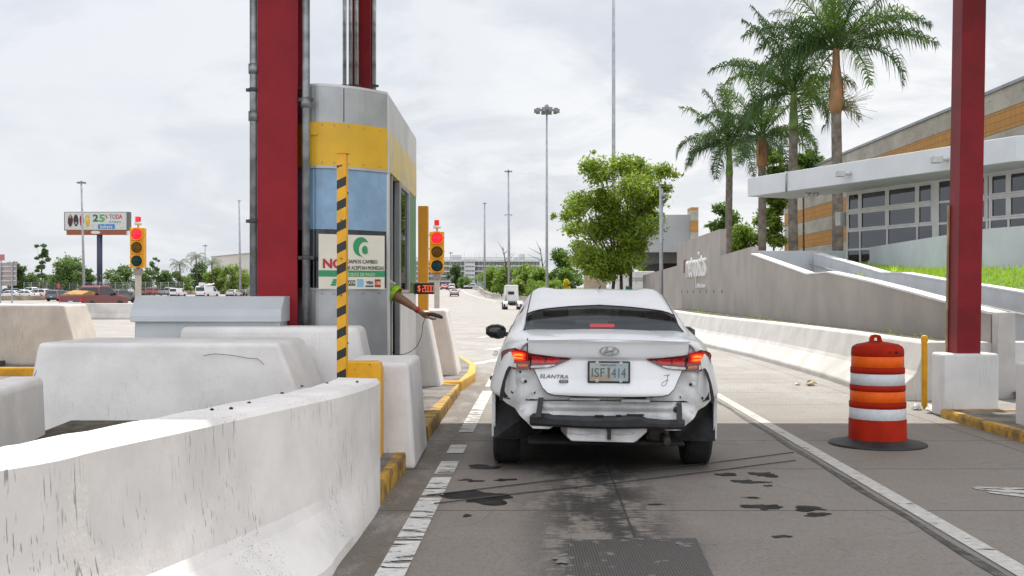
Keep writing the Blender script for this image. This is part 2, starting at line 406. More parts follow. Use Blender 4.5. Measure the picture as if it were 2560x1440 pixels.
# right hand edge line of the lane, followed by a dark sealed joint
mb = MB()
def q4(*pts): mb.sheet([[pts[0], pts[1]], [pts[3], pts[2]]])
mb.sheet([[(along(2.305, d), d, .005), (along(2.425, d), d, .005)] for d in np.linspace(4.0, 26, 20)])
struct(mb.build('lane_edge_line', line_m))
mb = MB(); mb.sheet([[(along(2.205, d) + .012 * math.sin(d * 3.1), d, .004), (along(2.255, d) + .008 * math.sin(d * 5), d, .004)] for d in np.linspace(4.0, 15, 40)])
struct(mb.build('pavement_joint', M('joint_sealant', (.085, .08, .075), .55, var=.5, vs=10, bump=.3)))
mb = MB()
for d0, d1 in ((4.6, 5.95), (6.0, 7.2), (7.25, 8.0), (8.15, 8.75), (9.2, 9.7), (10.6, 15.), (15.6, 30)):
    mb.sheet([[(along(-.80, d), d, .005), (along(-.655, d), d, .005)] for d in np.linspace(d0, d1, 8)])
struct(mb.build('lane_dash_line', dash_m))
mb = MB()
for a, b in (((2435, 1222), (2560, 1236)), ((2470, 1232), (2560, 1243)), ((2440, 1220), (2500, 1224))):
    p, q = PG(*a), PG(*b); mb.sheet([[p + Vector((0, -.03, .005)), q + Vector((0, -.03, .005))], [p + Vector((0, .03, .005)), q + Vector((.3, .03, .005))]])
struct(mb.build('arrow_marking', line_m))
# far lane lines on the climbing road
def poly_mark(name, pts, w):
    mb = MB(); rows = []
    for i, (x, d) in enumerate(pts): rows.append([(x - w / 2, d, T(x, d) + .03), (x + w / 2, d, T(x, d) + .03)])
    # resample so that the sheet hugs the terrain
    out = []
    for i in range(len(pts) - 1):
        for k in range(8):
            t = k / 8; x = pts[i][0] + (pts[i + 1][0] - pts[i][0]) * t; d = pts[i][1] + (pts[i + 1][1] - pts[i][1]) * t
            out.append([(x - w / 2, d, T(x, d) + .03), (x + w / 2, d, T(x, d) + .03)])
    mb.sheet(out); struct(mb.build(name, thin_m))
def PT(x, y):
    for d in np.linspace(30, 420, 1600):
        if HZ + (CH - T((x - 1280) * d / F, d)) * F / d <= y: return ((x - 1280) * d / F, d)
poly_mark('lane_line', [PT(*q) for q in ((1240, 755), (1198, 744), (1184, 740), (1171, 735.5), (1162, 731), (1157, 727), (1156, 724))], .22)
poly_mark('lane_line', [PT(*q) for q in ((1098, 741), (1110, 738), (1122, 735.5))], .16)
for k, (x, d) in enumerate([(-.35, 21), (-.2, 26), (-.6, 33)]):
    mb = MB(); mb.sheet([[(x - .5, d - .5, .006), (x - .25, d - .55, .006)], [(x + .1, d + 1.4, .006), (x + .35, d + 1.3, .006)]]); struct(mb.build('arrow_marking', dash_m))

# irregular stains and wet patches on the lane
def blob(name, mat, c, rx, ry, seed, dz=.003, n=64, rough=.42):
    r = np.random.default_rng(seed); ph = r.random(9) * 6; mb = MB(); pts = []
    for k in range(n):
        a = k * 2 * math.pi / n; s = 1 + rough * sum(math.sin(a * (j + 2) + ph[j]) / (j + 1.6) for j in range(9))
        pts.append((c[0] + rx * s * math.cos(a), c[1] + ry * s * math.sin(a), dz))
    mb.add([(c[0], c[1], dz)] + pts, [(0, 1 + k, 1 + (k + 1) % n) for k in range(n)])
    return struct(mb.build(name, mat))
wet_m = M('wet_patch', (.034, .031, .029), .65, spec=.12, var=.4, vs=8, bump=.15, bs=90)
for i, (x, y, rx, ry) in enumerate([(1210, 1168, .14, .09), (1200, 1243, .21, .22), (1190, 1203, .05, .04), (1265, 1200, .07, .05), (1165, 1200, .05, .03), (1815, 1187, .10, .05), (1870, 1205, .12, .06),
                                    (1910, 1187, .10, .09), (1908, 1268, .10, .09), (2020, 1272, .10, .07), (2045, 1287, .08, .05), (1955, 1342, .05, .03), (1640, 1262, .04, .02), (1920, 1215, .04, .02), (1168, 1290, .03, .03), (1880, 1245, .06, .02)]):
    p = PG(x, y); blob('wet_patch', wet_m, (p.x, p.y), rx, ry, i, .0030 + .0001 * i)
# ribbed metal plate set in the lane with splashes of white
mb = MB(); a, b = PG(1385, 1440), PG(1755, 1440); c, d = PG(1740, 1348), PG(1425, 1352)
mb.sheet([[(a.x, a.y - .8, .006), (b.x, b.y - .8, .006)], [(d.x, d.y, .006), (c.x, c.y, .006)]])
m = bpy.data.materials.new('ribbed_plate'); m.use_nodes = True; g = G(m.node_tree); bs = m.node_tree.nodes['Principled BSDF']
pos = g.n('ShaderNodeNewGeometry').outputs['Position']; sp = g.n('ShaderNodeSeparateXYZ', {0: pos})
rib = g.math('SINE', g.math('MULTIPLY', sp.outputs[0], 420)); spl = g.noise(g.scale(pos, (1, 1.6, 1)), 7, 4, .55)
edge = g.step(sp.outputs[0], .62, .30)
f = g.step(g.math('ADD', spl, g.math('MULTIPLY', edge, .13)), .655, .69)
m.node_tree.links.new(g.mix(f, g.mix(g.step(rib, -.4, .6), (.045, .041, .037), (.088, .082, .076)), (.20, .19, .18)), bs.inputs['Base Color'])
bs.inputs['Roughness'].default_value = .45
m.node_tree.links.new(g.n('ShaderNodeBump', {'Strength': .5, 'Distance': .004, 'Height': rib}).outputs[0], bs.inputs['Normal'])
struct(mb.build('road_plate', m))
spl_m = worn_paint('white_splash', (.24, .23, .22), .50)
for i, (x, y, rx, ry) in enumerate([(1405, 1400, .05, .08), (1560, 1355, .03, .02), (1600, 1352, .05, .02), (1660, 1355, .03, .02), (1755, 1362, .06, .03), (1700, 1362, .03, .03), (1640, 1312, .03, .02), (1545, 1330, .03, .015), (1500, 1370, .03, .03)]):
    p = PG(x, y); blob('paint_splash', spl_m, (p.x, p.y), rx, ry, 50 + i, .008 + .0001 * i)

# two rubber tubes laid slantwise over the lane
for k, (a, b) in enumerate((((1068, 1241), (1985, 1134)), ((1085, 1262), (1992, 1155)))):
    p, q = PG(*a), PG(*b); pts = [p.lerp(q, t) + Vector((0, .035 * math.sin(t * 7 + k) * t, .009)) for t in np.linspace(0, 1, 24)]
    tag(MB().tube(pts, .0045, 6).build('road_tube', M('hose_rubber', (.05, .048, .046), .3, var=.2)), ['black rubber tube slanting over the lane just behind the white sedan', 'black rubber tube slanting over the lane, the one farther behind the sedan'][k], 'rubber tube', 'rubber tubes across the lane')

# ================================================================ kerbs and traffic islands
island_m = M('island_concrete', (.22, .20, .18), .85, var=.35, vs=3, bump=.4, bs=35, speck=.4)
def island(pts, z, name='traffic_island', kerb=True, km=None, w=.13):
    """raised island: concrete top and a painted kerb round it"""
    mb = MB(); n = len(pts); c = Vector((sum(p[0] for p in pts) / n, sum(p[1] for p in pts) / n, 0))
    inn = []
    for p in pts:
        v = Vector((p[0], p[1], 0)); d = (c - v); inn.append(v + d.normalized() * w * 1.3)
    mb.add([(p.x, p.y, z) for p in inn], [tuple(range(n))]); struct(mb.build(name, island_m))
    mk = MB(); rings = [[(p[0], p[1], -.05) for p in pts], [(p[0], p[1], z - .02) for p in pts], [(p[0] + (c.x - p[0]) * .006, p[1] + (c.y - p[1]) * .006, z + .004) for p in pts], [(p.x, p.y, z + .004) for p in inn], [(p.x, p.y, z - .06) for p in inn]]
    mk.loft(rings, 0, False); struct(mk.build('kerb', km or yellow_dirty))
island([(-.855, 6.85), (-.83, 8), (-.76, 11), (-.70, 14.6), (-1.1, 14.8), (-3.9, 14.8), (-3.9, 7.9), (-3.3, 7.0), (-1.3, 6.7)], .13)
island([(-.97, 14.9), (-.70, 15.0), (-.56, 16.6), (-.62, 18.6), (-1.0, 21), (-3.2, 21), (-3.2, 14.9)], .13, km=yellow)
island([(-7.45, 17.7), (-7.2, 18.5), (-7.1, 24), (-10.4, 24), (-10.4, 17.7)], .13, km=yellow)
island([(4.70, 11.85), (4.66, 9.6), (4.6, 4), (8.5, 4), (8.5, 11.9)], .09)

# ================================================================ white concrete barriers
def barrier_thing(name, label, mb, mat=block_paint, cat='concrete barrier', bevel=.03, group='white concrete barriers round the toll booth'):
    o = mb.build(name, mat, None, bevel, 3); return tag(o, label, cat, group)

# the long curving barrier in the foreground: jersey profile swept along its plan
top = [(-3.3, 1.6), (-2.42, 2.45), (-1.656, 3.50), (-1.503, 3.97), (-1.31, 4.62), (-1.12, 5.32), (-.945, 5.96), (-.855, 6.55), (-.845, 6.93)]
tp = catmull(top, 5); n = len(tp); rows = []
hs = [0, .05, .16, .24, .29, .55, .795, .82]
for i, p in enumerate(tp):
    a, b = tp[max(i - 1, 0)], tp[min(i + 1, n - 1)]; t = Vector((b[0] - a[0], b[1] - a[1], 0)).normalized(); nr = Vector((t.y, -t.x, 0))
    k = min(1.15, 1.18 * max(0, (6.9 - p[1]) / 1.67) ** 2)
    off = [.245 * k, .238 * k, .15 * k, .072 * k, .045 * k, .010 * k, .0, -.022]
    wj = .003 * math.sin(i * 2.1)
    w = .30
    ring = [Vector((p[0], p[1], h)) + nr * o for h, o in zip(hs, off)]
    ring += [Vector((p[0], p[1], .825 + wj)) - nr * (w - .03), Vector((p[0], p[1], .79)) - nr * w, Vector((p[0], p[1], .3)) - nr * (w + .02), Vector((p[0], p[1], 0)) - nr * (w + .1)]
    rows.append(ring)
mb = MB(); mb.loft(rows, 0, True, True)
tag(mb.build('concrete_barrier', white_paint, None, 0, sharp=13), 'long white curving barrier in the foreground with black scuff streaks', 'concrete barrier', 'white concrete barriers round the toll booth')
# its mirror image on the other side of the island nose
mb = MB(); rows = []
for x, y in [(-2.95, 5.4), (-3.12, 6.4), (-3.3, 7.2), (-3.40, 7.85)]:
    rows.append([(x - .62, y, 0), (x - .50, y, .1), (x - .33, y, .3), (x - .28, y, .72), (x - .25, y, .76), (x - .03, y, .765), (x, y, .73), (x + .03, y, 0)])
mb.loft(rows, 0, True, False)
barrier_thing('concrete_barrier', 'low white barrier at the left edge with a cracked grimy end', mb)
struct(MB().sheet([[(-3.3, 5.2, .30), (-1.5, 5.2, .30)], [(-3.4, 7, .33), (-1.2, 6.6, .33)], [(-3.5, 8.7, .36), (-1.2, 8.7, .36)]]).build('soil', soil))
mb = MB().box(-3.92, -1.50, 8.55, 9.72, .1, .97, top=(.14, .36, .06, .08))
blk = barrier_thing('concrete_barrier', 'white block barrier with a slanted right end in front of the grey cabinet', mb, bevel=.035)
for pts in ([(-2.45, 8.585, .87), (-2.36, 8.583, .885), (-2.22, 8.585, .872), (-2.10, 8.588, .85), (-2.02, 8.585, .845), (-1.97, 8.58, .80)], [(-1.93, 8.62, .88), (-1.90, 8.66, .78), (-1.87, 8.62, .70), (-1.84, 8.66, .60)], [(-3.77, 8.60, .78), (-3.80, 8.59, .70), (-3.78, 8.58, .60), (-3.84, 8.575, .48), (-3.86, 8.57, .36)]):
    MB().tube(pts, .0022, 5).build('crack', M('crack_dark', (.06, .055, .05), .9), blk)
mb = MB().box(-3.1, -1.19, 9.72, 10.28, .1, 1.06, top=(.1, .20, .04, .05))
barrier_thing('concrete_barrier', 'white block with rounded shoulder below the booth front window', mb, bevel=.05)
mb = MB().box(-1.36, -.745, 8.36, 9.55, 0, .825, top=(.04, .06, .05, .10))
barrier_thing('concrete_barrier', 'squat grey-white block beside the yellow guard plate on the kerb', mb, bevel=.035)
mb = MB().box(-1.6, -.93, 14.25, 14.95, .1, 1.12, top=(.05, .20, .03, .06))
barrier_thing('concrete_barrier', 'slant-ended block just beyond the booth side door under the outstretched hand', mb, bevel=.04)
mb = MB().box(-1.75, -.80, 16.2, 17.2, .1, 1.11, top=(.05, .20, .04, .06))
barrier_thing('concrete_barrier', 'slant-ended white block at the foot of the traffic light nearest the lane', mb, bevel=.04)
mb = MB().box(-13.5, -7.32, 18.35, 19.5, .12, 1.16, top=(.1, .32, .05, .07))
barrier_thing('concrete_barrier', 'beige-faced block at the far left on its own yellow-kerbed island', mb, M('cream_concrete', (.66, .60, .53), .7, var=.1, vs=2, bump=.2, bs=40, streak=.35), bevel=.04)
tag(MB().box(-9.3, -8.55, 18.05, 18.25, .13, .22).build('road_plank', grey_dark, None, .01), 'short dark grey bar lying before the beige far-left block', 'bar')

def jersey(pts, h, base, top, lean=0):
    """jersey barrier: pts = foot line facing the road, the rest is set back to the other side (right of travel)"""
    tp = catmull(pts, 6); rows = []; n = len(tp)
    for i, p in enumerate(tp):
        a, b = tp[max(i - 1, 0)], tp[min(i + 1, n - 1)]; t = Vector((b[0] - a[0], b[1] - a[1], 0)).normalized(); nr = Vector((t.y, -t.x, 0))
        z = T(p[0], p[1]); q = Vector((p[0], p[1], z))
        prof = [(0, -.05), (0, .08), (base * .62, h * .42), (base * .72, h * .5), (base, h * .96), (base + .03, h), (base + top - .03, h), (base + top, h * .96), (base + top + .02, -.05)]
        rows.append([q + nr * o + Vector((0, 0, zz)) for o, zz in prof])
    return MB().loft(rows, 0, True, False)
mb = jersey([(4.83, 13.7), (4.86, 15.5), (4.97, 18), (5.0, 22.8), (4.85, 27.3), (4.9, 33), (5.2, 42)], .74, .42, .32)
tag(mb.build('concrete_barrier', M('white_barrier_sunny', (.62, .59, .55), .6, var=.10, vs=1.5, bump=.25, bs=40, streak=.45), None, .02, 2), 'long white flared barrier at the foot of the grey sign wall', 'concrete barrier', 'white concrete barriers round the toll booth')
mb = MB().box(5.5, 7.6, 14.1, 14.5, 0, .72, top=(0, 0, .05, .02))
tag(mb.build('concrete_barrier', white_clean, None, .02, 2), 'short white wall behind the yellow bollard and the red column', 'concrete barrier', 'white concrete barriers round the toll booth')
# barrier beyond the far lanes on the left, in sections
mb = MB(); rows = []
for x in np.linspace(-34, -8, 14):
    rows.append([(x, 54, -.05), (x, 54, .1), (x, 54.2, .3), (x, 54.3, .78), (x, 54.33, .81), (x, 54.53, .81), (x, 54.6, .1), (x, 54.8, -.05)])
mb.loft(rows, 0, True)
tag(mb.build('concrete_barrier', far_conc, None), 'distant pale barrier crossing below the maroon pickup', 'concrete barrier')
# parapet curving away on the right of the climbing road
mb = jersey([(16, 140), (9.5, 163), (4.0, 182), (-1.4, 198), (-5.2, 213), (-7.8, 258), (-9.9, 300), (-13.0, 330)], .95, .25, .3)
tag(mb.build('road_parapet', M('stained_parapet', (.40, .36, .31), .85, var=.4, vs=.35, col2=(.20, .18, .15)), None), 'stained grey parapet curving along the right of the climbing road', 'road parapet')

# grey cabinet
t = thing('equipment_cabinet', 'pale grey metal cabinet with a sloping lid behind the white block', 'cabinet', (-2.83, 10.1, .13))
MB().box(-3.47, -2.14, 9.95, 10.6, .13, 1.16).build('cabinet_body', grey_box, t, .012)
ring = lambda x: [(x, 9.90, 1.10), (x, 9.90, 1.155), (x, 9.915, 1.215), (x, 10.05, 1.335), (x, 10.5, 1.335), (x, 10.65, 1.215), (x, 10.65, 1.10)]
MB().loft([ring(-3.50), ring(-2.115)], 0, True).build('lid', grey_box, t, .008)

# ================================================================ columns with their pipes, and the roof they carry
def h_column(label, x, y, w, d, z1, foot=None, lean=0., flange=.022):
    t = thing('steel_column', label, 'column', (x, y, 0), 0, 'red columns carrying the plaza roof')
    mb = MB()
    for y0, y1, x0, x1 in ((-d / 2, -d / 2 + flange, -w / 2, w / 2), (d / 2 - flange, d / 2, -w / 2, w / 2), (-d / 2 + flange, d / 2 - flange, -.012, .012)):
        mb.box(x + x0, x + x1, y + y0, y + y1, .1, z1)
    o = mb.build('shaft', red_steel, t, .004); return t
c1 = h_column('broad dark red column in front of the toll booth between two steel pipes', -2.235, 10.45, .385, .32, 6.5)
MB().box(-2.48, -1.99, 10.29, 10.61, .1, .16).build('base_plate', galv, c1)
c2 = h_column('red column rising behind the toll booth roof with bundled pipes', -2.14, 15.35, .30, .30, 6.5)
def pipe(label, x, y, r, z0, z1, group, couplings=(), cl=()):
    t = thing('conduit_pipe', label, 'pipe', (x, y, z0), 0, group)
    MB().cyl((x, y, z0), (x, y, z1), r, n=16).build('tube', galv, t)
    for z in couplings: MB().lathe([(r, -.05), (r + .012, -.045), (r + .012, .045), (r, .05)], (x, y, z), 16).build('coupling', galv, t)
    for z in cl:
        mb = MB(); mb.lathe([(r + .006, -.018), (r + .008, -.018), (r + .008, .018), (r + .006, .018)], (x, y, z), 16); mb.box(x - r - .035, x + r + .035, y - .006, y + .006, z - .016, z + .016); mb.build('clamp', grey_dark, t)
    return t
pipe('galvanised pipe up the left edge of the broad red column', -2.465, 10.30, .035, .13, 6.5, 'pipes on the red columns', (3.05, 3.5), (2.05, 3.3))
pipe('galvanised pipe between the broad red column and the booth', -1.955, 10.26, .037, .13, 6.5, 'pipes on the red columns', (3.17,), (1.70, 3.2))
for lx, la in ((862, 'leftmost of the thin pipes bundled on the rear red column'), (877, 'second thin pipe bundled on the rear red column'), (892, 'third thin pipe beside the red face of the rear column'), (936, 'single thin pipe along the right of the rear red column')):
    pipe(la, (lx - 1280) * 15.1 / F, 15.08, .028, .13, 6.5, 'pipes on the red columns', (), (4.25,))
c3 = thing('steel_column', 'square dark red column on a white plinth at the right', 'column', (5.02, 12.0, .1), 0, 'red columns carrying the plaza roof')
mb = MB(); w = .1295
mb.loft([[(5.022 - w, 11.88, .69), (5.022 + w, 11.88, .69), (5.022 + w, 12.16, .69), (5.022 - w, 12.16, .69)], [(5.117 - w, 11.88, 6.5), (5.117 + w, 11.88, 6.5), (5.117 + w, 12.16, 6.5), (5.117 - w, 12.16, 6.5)]])
mb.build('shaft', M('red_column_paint', (.25, .011, .019), .5, var=.2, vs=1.5, speck=.05, spec=.25, streak=.22), c3, .006)
MB().loft([[(4.868, 12.13, .70), (4.890, 12.13, .70), (4.890, 12.158, .70), (4.868, 12.158, .70)], [(4.895, 12.13, 2.35), (4.917, 12.13, 2.35), (4.917, 12.158, 2.35), (4.895, 12.158, 2.35)]]).build('edge_strip', M('pale_timber', (.5, .38, .22), .7, var=.3), c3, .004)
tag(MB().box(4.73, 5.34, 11.84, 12.2, 0, .70).build('column_plinth', white_clean, None, .03, 3), 'white plinth under the square red column', 'plinth', 'white plinths on the right island')
tag(MB().box(4.93, 5.6, 10.3, 10.6, .05, .69).build('column_plinth', white_clean, None, .03, 3), 'white plinth cut off by the right edge, nearer than the red column', 'plinth', 'white plinths on the right island')
roof_m = M('white_roof_sheet', (.82, .82, .82), .5, var=.03, vs=.5)
t = thing('plaza_roof', 'flat white roof over the toll lanes resting on the red columns', 'roof', (0, 11.4, 6.5))
MB().box(-16, 16, 7.85, 14.75, 6.5, 6.85).build('roof_slab', roof_m, t)

# ================================================================ toll booth
bt = thing('toll_booth', 'grey metal toll booth with yellow band and blue-filmed curved window', 'toll booth', (-2.1, 12.4, .13))
arc = catmull([(-2.44, 10.86), (-2.34, 10.66), (-2.15, 10.63), (-1.95, 10.40), (-1.75, 10.40), (-1.5, 10.56), (-1.25, 10.82)], 6)
def band(name, z0, z1, mat, off=0., sl=slice(None), thick=.03, parent=bt):
    a = arc[sl]; n = len(a); mb = MB(); o = []; i_ = []
    for k in range(n):
        p, q = a[max(k - 1, 0)], a[min(k + 1, n - 1)]; t = Vector((q[0] - p[0], q[1] - p[1], 0)).normalized(); nr = Vector((t.y, -t.x, 0))
        v = Vector((a[k][0], a[k][1], 0)); o.append(v + nr * off); i_.append(v + nr * (off - thick))
    up = Vector((0, 0, 1))
    mb.loft([[p + up * z0 for p in o + i_[::-1]], [p + up * z1 for p in o + i_[::-1]]], 0, True, False)
    return mb.build(name, mat, parent)
band('front_wall', .13, 1.39, alu); band('sill', 1.39, 1.415, alu, .012)
band('window_pane', 1.415, 1.98, glass_dark, -.01, thick=.008); band('blue_film', 1.98, 2.565, blue_film, -.008, thick=.012)
band('yellow_band', 2.59, 3.01, band_yellow, .004); band('top_band', 3.01, 3.35, alu); band('window_head', 2.565, 2.59, alu, .012)
SX = -1.25
mb = MB()                                                     # corner post and door posts
mb.box(SX - .05, SX + .012, 10.83, 10.965, .13, 3.355); mb.build('corner_post', alu_white, bt, .006)
MB().box(SX - .06, SX + .004, 10.97, 14.07, 3.02, 3.36).build('side_top_band', alu_white, bt)
MB().box(SX - .06, SX + .006, 10.97, 14.07, 2.6, 3.018).build('side_yellow_band', band_worn, bt)
MB().box(SX - .06, SX + .0, 12.06, 14.07, .13, 1.36).build('side_wall', alu_white, bt, .004)
MB().box(SX - .06, SX + .0, 13.16, 14.07, 1.365, 2.597).build('green_side_panel', green_panel, bt)
mb = MB().box(SX - .05, SX + .008, 10.967, 11.03, .13, 2.597).box(SX - .05, SX + .008, 11.97, 12.055, .13, 2.597); mb.box(SX - .04, SX - .01, 11.35, 11.42, .13, 2.597)
mb.build('door_frame', M('door_aluminium', (.34, .35, .36), .35, metal=.6, var=.1), bt, .004)
wf = MB().box(SX - .05, SX + .006, 12.122, 13.088, 1.365, 1.40).box(SX - .05, SX + .006, 12.122, 13.088, 2.56, 2.597).box(SX - .05, SX + .006, 12.06, 12.12, 1.365, 2.597).box(SX - .05, SX + .006, 13.09, 13.155, 1.365, 2.597).build('window_frame', alu, bt, .003)
MB().box(SX - .03, SX - .02, 12.12, 13.09, 1.4, 2.55).build('pane', glass_dark, wf)
mb = MB().box(-2.44, -1.31, 14.02, 14.07, .13, 3.34).box(-2.44, -2.4, 10.87, 14.02, .13, 1.4).box(-2.44, -2.4, 10.87, 14.02, 2.6, 3.34); mb.build('rear_wall', M('booth_inside', (.16, .165, .17), .6, var=.15), bt)
mb = MB(); a = [(p[0], p[1]) for p in arc] + [(-1.25, 14.07), (-2.44, 14.07)]
mb.prism(a, 3.352, 3.378, 0, 'xy'); mb.build('booth_roof', alu_white, bt)
MB().box(-2.38, -1.35, 10.9, 14, .13, .16).build('booth_floor', dark_int, bt)
MB().box(-2.36, -1.75, 10.75, 11.05, .95, 1.0).box(-2.3, -2.05, 10.8, 10.85, .999, 1.35).build('counter', dark_int, bt, .01)
mb = MB(); mb.box(-1.935, -1.86, 10.36, 10.385, 2.88, 3.0); mb.build('yellow_box', band_yellow, bt, .004)
MB().box(SX - .11, SX - .06, 11.05, 11.32, .45, 1.3).build('notice_sheet', M('notice_paper', (.55, .68, .66), .5, var=.15, vs=12), bt)
tag(MB().box(-2.35, -1.95, 12.6, 13.2, .16, 1.75).build('booth_locker', M('locker_grey', (.10, .11, .115), .5, var=.2), None, .01), 'dim grey locker standing inside the booth behind the window', 'locker')

for k in (9, 27):
    p_ = Vector((arc[k][0], arc[k][1], 0)); n_ = Vector((arc[k + 1][0] - arc[k][0], arc[k + 1][1] - arc[k][1], 0)).normalized(); p_ = p_ + Vector((n_.y, -n_.x, 0)) * .002
    MB().tube([p_ + Vector((0, 0, .14)), p_ + Vector((0, 0, 1.385))], .004, 5).build('panel_seam', grey_dark, bt); MB().tube([p_ + Vector((0, 0, 3.02)), p_ + Vector((0, 0, 3.345))], .004, 5).build('panel_seam', grey_dark, bt)
mb = MB()
for k in range(4, len(arc) - 1, 3):
    for z in (1.36, 2.62, 2.98): mb.sphere((arc[k][0], arc[k][1] - .006, z), .008, 6, 4)
mb.build('rivet', alu, bt)
# the notice in the window
s0, s1 = Vector((-1.862, 10.335, 0)), Vector((-1.262, 10.72, 0)); sx = (s1 - s0).normalized(); sn = Vector((sx.y, -sx.x, 0)); s0 += sn * .035
SWd, SHt, SZ = (s1 - s0).length - .02, .525, 1.405
st = thing('payment_notice', 'cream notice with green band and NO in red in the booth window', 'notice', (s0.x, s0.y, SZ))
cream = M('notice_cream', (.78, .74, .62), .5, var=.04); gree = M('notice_green', (.03, .30, .12), .5, var=.05); ink = M('notice_ink', (.03, .03, .035), .5, var=0); redi = M('notice_red', (.50, .02, .05), .5, var=0)
def sq(u0, u1, v0, v1, mat, name, off=.004, par=None):
    q = [s0 + sx * (u * SWd) + Vector((0, 0, SZ + v * SHt)) for u, v in ((u0, v0), (u1, v0), (u1, v1), (u0, v1))]
    mb = MB(); mb.loft([[p - sn * (.006 if name == 'board' else .001) for p in q], [p + sn * off for p in q]]); return mb.build(name, mat, par or st)
board = sq(0, 1, 0, 1, cream, 'board', 0.)
def zx(x): return (x - 182) / 726.
def zy(y): return 1 - (y - 122) / 603.
def stext(b, x0, x1, y0, y1, mat, bold=.0, off=.005):
    p = s0 + sx * (zx(x0) * SWd) + Vector((0, 0, SZ + zy(y1) * SHt)) + sn * off
    return text(b, mat, st, p, sx, (0, 0, 1), (zx(x1) - zx(x0)) * SWd, (zy(y0) - zy(y1)) * SHt, .0012, 'lettering', True, bold)
sq(0, 1, zy(590), zy(520), gree, 'green_band', .002)
stext('NO', 225, 445, 392, 498, redi, .035)
stext('DAMOS CAMBIO', 487, 826, 398, 440, ink, .0); stext('SE ACEPTAN MONEDAS', 487, 897, 468, 510, ink, .0)
stext('MÉTODOS DE PAGO:', 440, 800, 536, 582, cream, .0)
mb = MB(); el = []
for k in range(40):
    a = 2 * math.pi * k / 40; el.append((zx(640) + 85 / 726 * math.cos(a), zy(255) + 108 / 603 * math.sin(a)))
def sdisc(pts, mat, name, off): 
    q = [s0 + sx * (u * SWd) + Vector((0, 0, SZ + v * SHt)) for u, v in pts]; MB().loft([[p for p in q], [p + sn * off for p in q]]).build(name, mat, st)
# a green crescent with an e in its hollow
cres = []
for k in range(25):
    a = R(22 + 238 * k / 24); cres.append((zx(642) + 88 / 726 * math.cos(a), zy(252) + 108 / 603 * math.sin(a)))
for k in range(25):
    a = R(258 - 196 * k / 24); cres.append((zx(688) + 70 / 726 * math.cos(a), zy(285) + 88 / 603 * math.sin(a)))
sdisc(cres, gree, 'logo', .003)
stext('e', 652, 716, 240, 335, gree, .05)
sq(zx(490), zx(580), zy(688), zy(630), ink, 'card_mark', .003); stext('ATH', 496, 576, 640, 676, cream, .02, .0065)
sq(zx(598), zx(670), zy(703), zy(615), M('card_blue', (.25, .48, .62), .5, var=.1), 'card_mark', .003)
sq(zx(690), zx(782), zy(703), zy(685), M('card_navy', (.05, .07, .12), .5, var=0), 'card_mark', .003); stext('VISA', 700, 778, 635, 670, M('visa_ink', (.06, .07, .12), .5, var=0), .03)
sq(zx(796), zx(862), zy(705), zy(616), M('card_red', (.32, .02, .03), .5, var=0), 'card_mark', .003)
for cx_, cm in ((815, M('card_orange', (.62, .20, .10), .5, var=0)), (841, M('card_tan', (.70, .42, .16), .5, var=0))):
    sdisc([(zx(cx_) + 20 / 726 * math.cos(k * .314), zy(660) + 22 / 603 * math.sin(k * .314)) for k in range(20)], cm, 'card_mark', .0045 if cx_ < 830 else .005)
for k in range(3): sq(zx(312 + 12 * k), zx(368 + 3 * k), zy(690 - 26 * k), zy(668 - 26 * k), gree, 'money_mark', .003 + .0006 * k)

# fare display on the far corner of the booth
ft = thing('fare_display', 'black display reading $ 20.00 in orange digits beside the booth', 'fare display', (-1.2, 13.85, 1.4))
MB().box(-1.325, -1.0, 13.82, 13.93, 1.347, 1.492).build('case', black_pl, ft, .008)
led = M('led_orange', (1., .16, .06), .5, var=0, emit=.8)
text('$', led, ft, (-1.205, 13.813, 1.375), (1, 0, 0), (0, 0, 1), .035, .085, .002, 'digits')
mb = MB()
def seg7(x, z, w, h, on):
    t_ = .005
    S = {'a': (0, h - t_, w, t_), 'd': (0, 0, w, t_), 'g': (0, h / 2 - t_ / 2, w, t_), 'f': (0, h / 2, t_, h / 2), 'b': (w - t_, h / 2, t_, h / 2), 'e': (0, 0, t_, h / 2), 'c': (w - t_, 0, t_, h / 2)}
    for k in on:
        a = S[k]; mb.box(x + a[0], x + a[0] + a[2], 13.812, 13.819, z + a[1], z + a[1] + a[3])
for x, on in ((-1.145, 'abged'), (-1.108, 'abcdef'), (-1.066, 'abcdef'), (-1.030, 'abcdef')): seg7(x, 1.378, .028, .082, on)
mb.box(-1.076, -1.071, 13.812, 13.819, 1.378, 1.386); mb.build('digits', led, ft)
tag(MB().box(-1.36, -1.325, 13.84, 13.91, 1.38, 1.46).build('display_bracket', grey_dark), 'small dark bracket between booth corner and fare display', 'bracket')
# ================================================================ guard post, plate, posts
def stripe_material():
    m = bpy.data.materials.new('hazard_stripes'); m.use_nodes = True
    g = G(m.node_tree); b = m.node_tree.nodes['Principled BSDF']; pos = g.n('ShaderNodeNewGeometry').outputs['Position']; sp = g.n('ShaderNodeSeparateXYZ', {0: pos})
    v = g.math('FRACT', g.math('ADD', g.math('DIVIDE', g.math('SUBTRACT', sp.outputs[2], g.math('MULTIPLY', sp.outputs[0], .50)), .156), .30))
    f = g.math('LESS_THAN', v, .42); top = g.math('LESS_THAN', sp.outputs[2], 2.30); f = g.math('MULTIPLY', f, top)
    n = g.noise(pos, 12, 5, .6)
    m.node_tree.links.new(g.mix(f, g.mix(g.step(n, .3, .7), (.72, .35, .012), (.84, .43, .012)), (.018, .018, .018)), b.inputs['Base Color']); b.inputs['Roughness'].default_value = .4
    return m
gp = thing('guard_post', 'tall yellow post with slanting black stripes before the booth window', 'guard post', (-1.245, 7.9, .13))
MB().box(-1.278, -1.212, 7.885, 7.893, .13, 2.385).build('striped_face', stripe_material(), gp)
